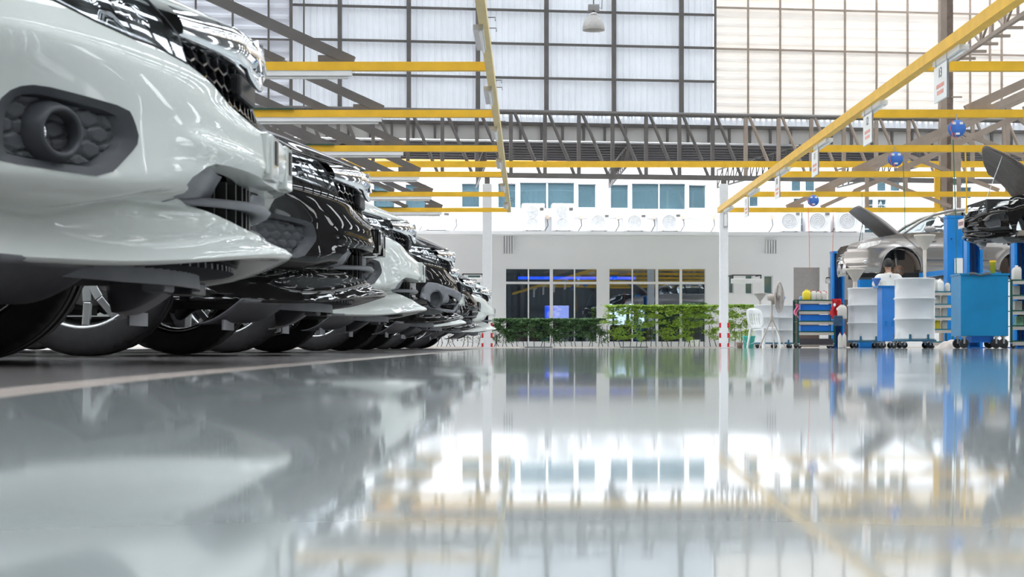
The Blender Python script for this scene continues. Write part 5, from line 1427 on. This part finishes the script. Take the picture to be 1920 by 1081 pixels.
# nose across the front
def nose(u, q):
    z = .235 + (.80 - .235) * q; x_ = interp([(.2, .04), (.30, .0), (.45, .0), (.60, .035), (.70, .08), (.80, .14)], z)
    y = -.5 + 1.0 * u
    return Vector((x_ + .07 * (abs(y) / .5) ** 2 - .04, HWD + y * 1.0, z))
MB().grid(nose, 20, 16).build('front_bumper', M_silver, t)
gr = MB()
for k in range(3): gr.beam((-.0 + .03 * k, HWD - .40, .62 + .06 * k), (-.0 + .03 * k, HWD + .32, .62 + .06 * k), .03, .022)
gr.build('grille_bars', M_chrome, t)
MB().bbox((-.03, HWD - .30, .40), (.0, HWD + .30, .52)).build('lower_grille', M_black, t)
hl = [cv(*p) for p in ((1609, 466), (1617, 456), (1642, 451), (1655, 450), (1648, 458), (1625, 465))]
fN = csurf(-1)
h_ = patch(hl, [], .03, lambda x, z: fN(x, z) + Vector((-.012, -.014, 0))).build('headlight', mat('clear headlight', (.75, .72, .68), .12, nz=.35, ns=18, coat=1), t)
MB().sphere(fN(*cv(1624, 490)) + Vector((0, -.0, 0)), .05, 10, (1, .4, .8)).build('fog_lamp', M_chrome, t)
# engine bay, open bonnet
MB().bbox((.50, .35, .60), (1.35, 1.40, .90)).build('engine_bay', M_ubody, t)
hp = [cv(*p) for p in ((1614, 393), (1614, 388), (1618, 385), (1628, 385), (1640, 389), (1692, 431), (1695, 438), (1664, 443), (1658, 441), (1640, 421), (1626, 403))]
def hs(x, z):  # bonnet skin: outer face is lit from above, dished inner face below
    return Vector((x, 0, z))
hinge = cv(1694, 437); tip = cv(1617, 386)
def bonnet(u, q):
    # u along hinge->tip, q across
    v = -1 + 2 * q; wd = .72 - .10 * u ** 3
    x = hinge[0] + (tip[0] - hinge[0]) * u; z = hinge[1] + (tip[1] - hinge[1]) * u
    n = Vector((tip[1] - hinge[1], hinge[0] - tip[0])).normalized()
    k = .07 * math.sin(PI * min(1, u * .9 + .05)) * (1 - .9 * abs(v) ** 3) - .16 * abs(v) ** 2.5 * (1 - u * .7) + .03
    return Vector((x + n.x * k * .9, HWD + v * wd, z + n.y * k * .9))
MB().grid(bonnet, 22, 20).build('bonnet', mat('bonnet inner grey', (.17, .155, .15), .45, .3, nz=.1), t, solid=.045, off=-1)
MB().tube([(.35, HWD - .3, .92), (.45, HWD - .35, 1.50)], .008, 6).build('bonnet_stay', M_black, t)
# greenhouse
apil = [cv(1692, 439), cv(1706, 430), cv(1730, 414), cv(1757, 400)]
rl_ = [cv(1757, 400), cv(1790, 392.5), cv(1830, 389), cv(1880, 388.5), cv(1930, 391), cv(1955, 396)]
def inw(z): return .12 + .20 * sstep(1.05, 1.75, z)
def gw(s, x, z): return Vector((x, HWD + s * (HWD - inw(z)), z))
roofpts = rl_
MB().grid(lambda u, q: (lambda x, z: Vector((x, HWD + (q * 2 - 1) * (HWD - .30), z - .07 * abs(q * 2 - 1) ** 3)))(interp([(0, roofpts[0][0]), (1, roofpts[-1][0])], u), interp([((p[0] - roofpts[0][0]) / (roofpts[-1][0] - roofpts[0][0]), p[1]) for p in roofpts], u)), 20, 12).build('roof', M_silver, t)
MB().grid(lambda u, q: (lambda a: Vector((interp([(0, apil[0][0]), (1, apil[-1][0])], u), HWD + (q * 2 - 1) * (HWD - .14 - .15 * u), interp([(0, apil[0][1]), (.3, apil[1][1]), (.6, apil[2][1]), (1, apil[3][1])], u) + .03 * (1 - (q * 2 - 1) ** 2))))(0), 10, 12).build('windscreen', M_gl, t)
for s in (-1, 1):
    MB().tube([gw(s, *p) for p in apil + rl_[1:]] , .035, 8).build('pillar_rail', M_silver, t)
    for px_, pz_ in (((1843, 434), (1838, 391)), ((1925, 433), (1915, 391))): MB().beam(gw(s, *cv(*px_)), gw(s, *cv(*pz_)), .05, .09).build('door_pillar', M_black, t)
    win = [cv(*p) for p in ((1712, 436), (1745, 413), (1780, 397), (1830, 393), (1880, 392), (1930, 395), (1950, 430))]
    patch(win, [], .2, lambda x, z: gw(s, x, z)).build('side_window', M_gl, t)
    MB().beam(gw(s, *cv(1712, 436.5)), gw(s, *cv(1950, 431)), .03, .03).build('belt_trim', M_chrome, t)
MB().bbox((1.9, .3, .75), (2.4, 1.5, 1.05)).build('front_seats', M_black, t, bevel=.08)
for y in (.45, 1.35): MB().box((2.25, y, 1.25), (.16, .45, .62), ry=R(-12)).build('seat_back', mat('seat fabric', (.15, .14, .14), .8), t, bevel=.05)
MB().bbox((1.35, .2, .85), (1.75, 1.6, 1.08)).build('dashboard', M_black, t, bevel=.05)
mv = MB(); cm = fN(*cv(1740, 430)); mv.sphere(cm + Vector((.02, -.16, .0)), .12, 12, (1.15, .55, .62)); mv.beam(cm + Vector((0, .12, -.05)), cm + Vector((0, -.12, -.04)), .06, .04)
mv.build('door_mirror', M_silver, t)
# underneath, struts and hubs
MB().bbox((.3, .3, .20), (4.4, 1.5, .30)).build('underbody', M_ubody, t)
MB().bbox((1.7, .06, .20), (3.35, .14, .30)).build('sill', M_black, t)
M_rust = mat('rusty brake disc', (.22, .13, .09), .5, .5, nz=.4, ns=14)
for cx_, cz_, rr in ((cv(1688, 505)[0], cv(1688, 507)[1], .125), (cv(1903, 502)[0], cv(1903, 505)[1], .12)):
    for s in (-1, 1):
        hub = MB().lathe([(0, -.03), (.06, -.03), (.06, 0), (rr, 0), (rr, .025), (0, .025)], 30, Matrix.Translation((cx_, HWD + s * .72, cz_)) @ Matrix.Rotation(PI / 2 * (1 if s > 0 else 1), 4, 'X')).build('brake_disc', M_rust, t)
        MB().tube([(cx_ - .03, HWD + s * .66, cz_ + .05), (cx_ - .05, HWD + s * .55, cz_ + .52)], .035, 10).build('strut', M_brake, hub)
        MB().tube([Vector((cx_ - .05 + .07 * math.cos(a), HWD + s * .57 + .07 * math.sin(a), cz_ + .27 + .008 * a)) for a in [q * .5 for q in range(50)]], .009, 5).build('coil_spring', M_black, hub)
        MB().lathe([(0, .03), (.035, .03), (.035, -.06), (0, -.06)], 14, Matrix.Translation((cx_, HWD + s * .72, cz_)) @ Matrix.Rotation(PI / 2, 4, 'X')).build('hub', M_brake, hub)
        MB().lathe([(.47, -.25), (.47, .25)], 26, Matrix.Translation((cx_, HWD + s * .55, .36)) @ Matrix.Rotation(PI / 2, 4, 'X'), arc=PI).build('arch_liner', mat('arch liner brown', (.42, .34, .29), .8), hub)
        MB().bbox((cx_ - .45, HWD + s * .30 - .02, .25), (cx_ + .45, HWD + s * .30, .8)).build('inner_arch', mat('arch liner brown', (0, 0, 0)), hub)

# ---- raised black car at the right edge ----------------------------
blk = make_sedan(M_kpaint, lifted=True)
blk.location = (6.42, 26.0, 1.53); blk.rotation_euler = (0, 0, PI); blk['label'] = 'black car raised high at the right edge with bonnet up and wheels off'; blk.name = 'lifted_car'
P1 = MB(); P1.box((-.505, 0, .46), (.012, .34, .15)); pl = P1.build('number_plate', mat('number plate', (.75, .62, .58), .4, nz=.15, ns=30), blk, bevel=.004)
MB().box((-.497, 0, .46), (.002, .26, .06)).build('plate_text_band', mat('plate print', (.30, .18, .18), .6, nz=.8, ns=60), pl)
# hanging cords
def cord(p, q, m, label, r=.006):
    A, B = P(*p), P(*q); t = solo('hanging_cord', MB().tube([A, A.lerp(B, .5) + Vector((.01, 0, 0)), B], r, 6), m, label, 'cord', A)
M_gc = mat('green cord', (.03, .16, .09), .6); M_oc = mat('orange cord', (.75, .16, .04), .5)
cord((1787, 262, 24.9), (1793, 512, 24.9), M_gc, 'green cord hanging from the largest reel past the blue lift post', .008)
cord((1693, 300, 29.3), (1697, 432, 29.3), M_gc, 'dark cord hanging from the third right beam over the silver car roof')
cord((1515, 380, 38), (1518, 508, 38), M_oc, 'thin pink orange cord hanging left of the blue lift post')
cord((1562, 395, 38), (1561, 474, 38), M_oc, 'orange cord hanging down to the open blue lift post')
cord((1616, 362, 38), (1617, 450, 38), M_gc, 'thin dark cord hanging before the raised bonnet of the silver car')
cord((1810, 285, 25), (1812, 400, 25), M_yellow, 'yellow rod hanging at the nose of the raised black car', .012)

# ---- mechanic -------------------------------------------------------
def skin_body(name, verts, edges, radii, m, parent, sub=2, root=0):
    me = bpy.data.meshes.new(name); me.from_pydata(verts, edges, []); me.update()
    o = bpy.data.objects.new(name, me); COL.objects.link(o); o.parent = parent
    o.modifiers.new('skin', 'SKIN'); sk = me.skin_vertices[0].data
    for i, r_ in enumerate(radii):
        sk[i].radius = r_ if isinstance(r_, tuple) else (r_, r_); sk[i].use_root = (i == root)
    s_ = o.modifiers.new('sub', 'SUBSURF'); s_.levels = sub; s_.render_levels = sub
    me.materials.append(m)
    return o
c = fl(1666, 32.6); t = thing('person', 'mechanic with black hair in a white short sleeved shirt, back turned, by the drums', 'person', c, R(4)); t.scale = (1.04, 1.04, 1.04)
M_skin = mat('skin', (.42, .24, .16), .55, nz=.05)
V = [(0, 0, .94), (0, .0, 1.10), (0, .01, 1.28), (0, .0, 1.38), (0, 0, 1.46), (0, .02, 1.50), (0, .03, 1.56),
     (-.09, 0, .88), (-.11, -.01, .50), (-.12, .03, .09), (-.13, .12, .04),
     (.09, 0, .88), (.11, -.03, .50), (.12, .0, .09), (.13, .10, .04),
     (-.20, 0, 1.365), (-.28, .06, 1.13), (-.16, .27, 1.06), (-.12, .34, 1.06),
     (.20, 0, 1.365), (.28, .06, 1.13), (.16, .27, 1.04), (.12, .34, 1.04)]
E = [(0, 1), (1, 2), (2, 3), (3, 4), (4, 5), (5, 6), (0, 7), (7, 8), (8, 9), (9, 10), (0, 11), (11, 12), (12, 13), (13, 14), (3, 15), (15, 16), (16, 17), (17, 18), (3, 19), (19, 20), (20, 21), (21, 22)]
RR = [(.13, .085), (.12, .08), (.13, .08), (.09, .06), .052, .055, .07, .085, .055, .038, .04, .085, .055, .038, .04, .06, .04, .028, .03, .06, .04, .028, .03]
skin_body('body', V, E, RR, M_skin, t)
hd = MB()
def head(u, q):
    a = 2 * PI * u; b_ = PI * q; r = Vector((.075 * math.sin(b_) * math.cos(a), .095 * math.sin(b_) * math.sin(a), -.118 * math.cos(b_)))
    if r.y > .03: r.x *= .92; r.y += .012 * math.exp(-((r.z + .01) / .02) ** 2) * (1 if abs(r.x) < .02 else 0)
    if r.z < -.04: r.x *= .85
    return r + Vector((0, .035, 1.595))
hd.grid(head, 24, 18); hh = hd.build('head', M_skin, t)
for s in (-1, 1): MB().sphere((s * .077, .03, 1.585), .022, 8, (.45, .8, 1.3)).build('ear', M_skin, hh)
for s in (-1, 1): MB().sphere((s * .03, .118, 1.605), .012, 8).build('eye', M_white, hh)
MB().sphere((0, .128, 1.58), .014, 8, (.8, 1, 1.4)).build('nose', M_skin, hh); MB().sphere((0, .118, 1.545), .02, 8, (1.1, .4, .3)).build('mouth', mat('lips', (.35, .12, .10), .5), hh)
def hair(u, q):
    a = 2 * PI * u; b_ = PI * (.40 + .60 * q); k = 1.12 + .02 * math.sin(a * 9 + q * 14)
    r = Vector((.078 * math.sin(b_) * math.cos(a), .098 * math.sin(b_) * math.sin(a), -.122 * math.cos(b_))) * k
    if r.y > .04 and r.z < .06: r *= .80
    return r + Vector((0, .030, 1.602))
MB().grid(hair, 40, 20).build('hair', mat('black hair', (.012, .010, .010), .5, nz=.3, ns=60, bump=.5, bs=200), t)
M_shirt = mat('white shirt', (.74, .73, .71), .8, nz=.04, ns=5, bump=.4, bs=7)
Vs = [(0, .0, .96), (0, .0, 1.10), (0, .01, 1.28), (0, .0, 1.375), (0, .0, 1.435), (-.20, 0, 1.365), (-.265, .05, 1.17), (.20, 0, 1.365), (.265, .05, 1.17)]
skin_body('shirt', Vs, [(0, 1), (1, 2), (2, 3), (3, 4), (3, 5), (5, 6), (3, 7), (7, 8)], [(.19, .135), (.175, .125), (.19, .13), (.17, .12), (.085, .08), (.09, .09), (.072, .072), (.09, .09), (.072, .072)], M_shirt, t)
MB().lathe([(.062, 1.455), (.078, 1.44), (.085, 1.43)], 20, Matrix.Translation((0, .01, 0))).build('collar', M_shirt, t, solid=.006)
MB().box((0, -.112, 1.38), (.012, .004, .05)).build('shirt_label', M_black, t)
M_trs = mat('black trousers', (.02, .02, .022), .8, nz=.2)
skin_body('trousers', [(0, 0, 1.0), (0, 0, .93), (-.09, 0, .86), (-.11, -.01, .50), (-.12, .03, .08), (.09, 0, .86), (.11, -.03, .50), (.12, 0, .08)], [(0, 1), (1, 2), (2, 3), (3, 4), (1, 5), (5, 6), (6, 7)],
          [(.165, .11), (.165, .115), .10, .075, .065, .10, .075, .065], M_trs, t)
for s in (-1, 1):
    MB().sphere((s * .125, .05 if s < 0 else .03, .045), .05, 10, (.95, 2.5, .9)).build('shoe', M_black, t)
    hv = [(s * .12, .34, 1.05), (s * .115, .40, 1.05), (s * .110, .43, 1.05)]; he = [(0, 1)]; hr = [.028, .030, .02]
    hv = [(s * .12, .33, 1.05), (s * .117, .38, 1.05)]; hr = [.026, .034]
    for i in range(4):
        x = s * (.117 - .027 + .018 * i); L_ = (.075, .085, .08, .062)[i]; n0 = len(hv)
        hv += [(x, .415, 1.055), (x, .415 + L_ * .55, 1.05), (x - s * .002, .415 + L_ * .8, 1.02)]; he += [(1, n0), (n0, n0 + 1), (n0 + 1, n0 + 2)]; hr += [.010, .009, .007]
    n0 = len(hv); hv += [(s * .075, .39, 1.04), (s * .055, .42, 1.02)]; he += [(1, n0), (n0, n0 + 1)]; hr += [.012, .008]
    skin_body('hand', hv, he, hr, M_skin, t, 1)

# ================================================================ LIGHT AND CAMERA
w = bpy.data.worlds.new('sky'); scene.world = w; w.use_nodes = True
nt = w.node_tree; bg = nt.nodes['Background']
tc = nt.nodes.new('ShaderNodeTexCoord'); sp = nt.nodes.new('ShaderNodeSeparateXYZ'); nt.links.new(tc.outputs['Generated'], sp.inputs[0])
rp = nt.nodes.new('ShaderNodeValToRGB'); nt.links.new(sp.outputs[2], rp.inputs[0])
rp.color_ramp.elements[0].color = (.36, .36, .355, 1); rp.color_ramp.elements[0].position = .0
rp.color_ramp.elements[1].color = (.93, .97, 1.0, 1); rp.color_ramp.elements[1].position = .75
nt.links.new(rp.outputs[0], bg.inputs[0]); bg.inputs[1].default_value = 9.0
cam = bpy.data.cameras.new('camera'); co = bpy.data.objects.new('camera', cam); COL.objects.link(co)
co.location = (0, 0, ZC); co.rotation_euler = (PI / 2, 0, 0)
cam.sensor_width = 36; cam.lens = 36 * F / 1920
cam.shift_x = -(CX - 960) / 1920; cam.shift_y = (CY - 540.5) / 1920
cam.clip_start = .02; cam.clip_end = 300
cam.dof.use_dof = True; cam.dof.focus_distance = 14; cam.dof.aperture_fstop = 14
scene.camera = co
scene.view_settings.view_transform = 'Standard'; scene.view_settings.look = 'None'
scene.view_settings.gamma = 1; scene.view_settings.use_curve_mapping = False
scene.view_settings.exposure = .5
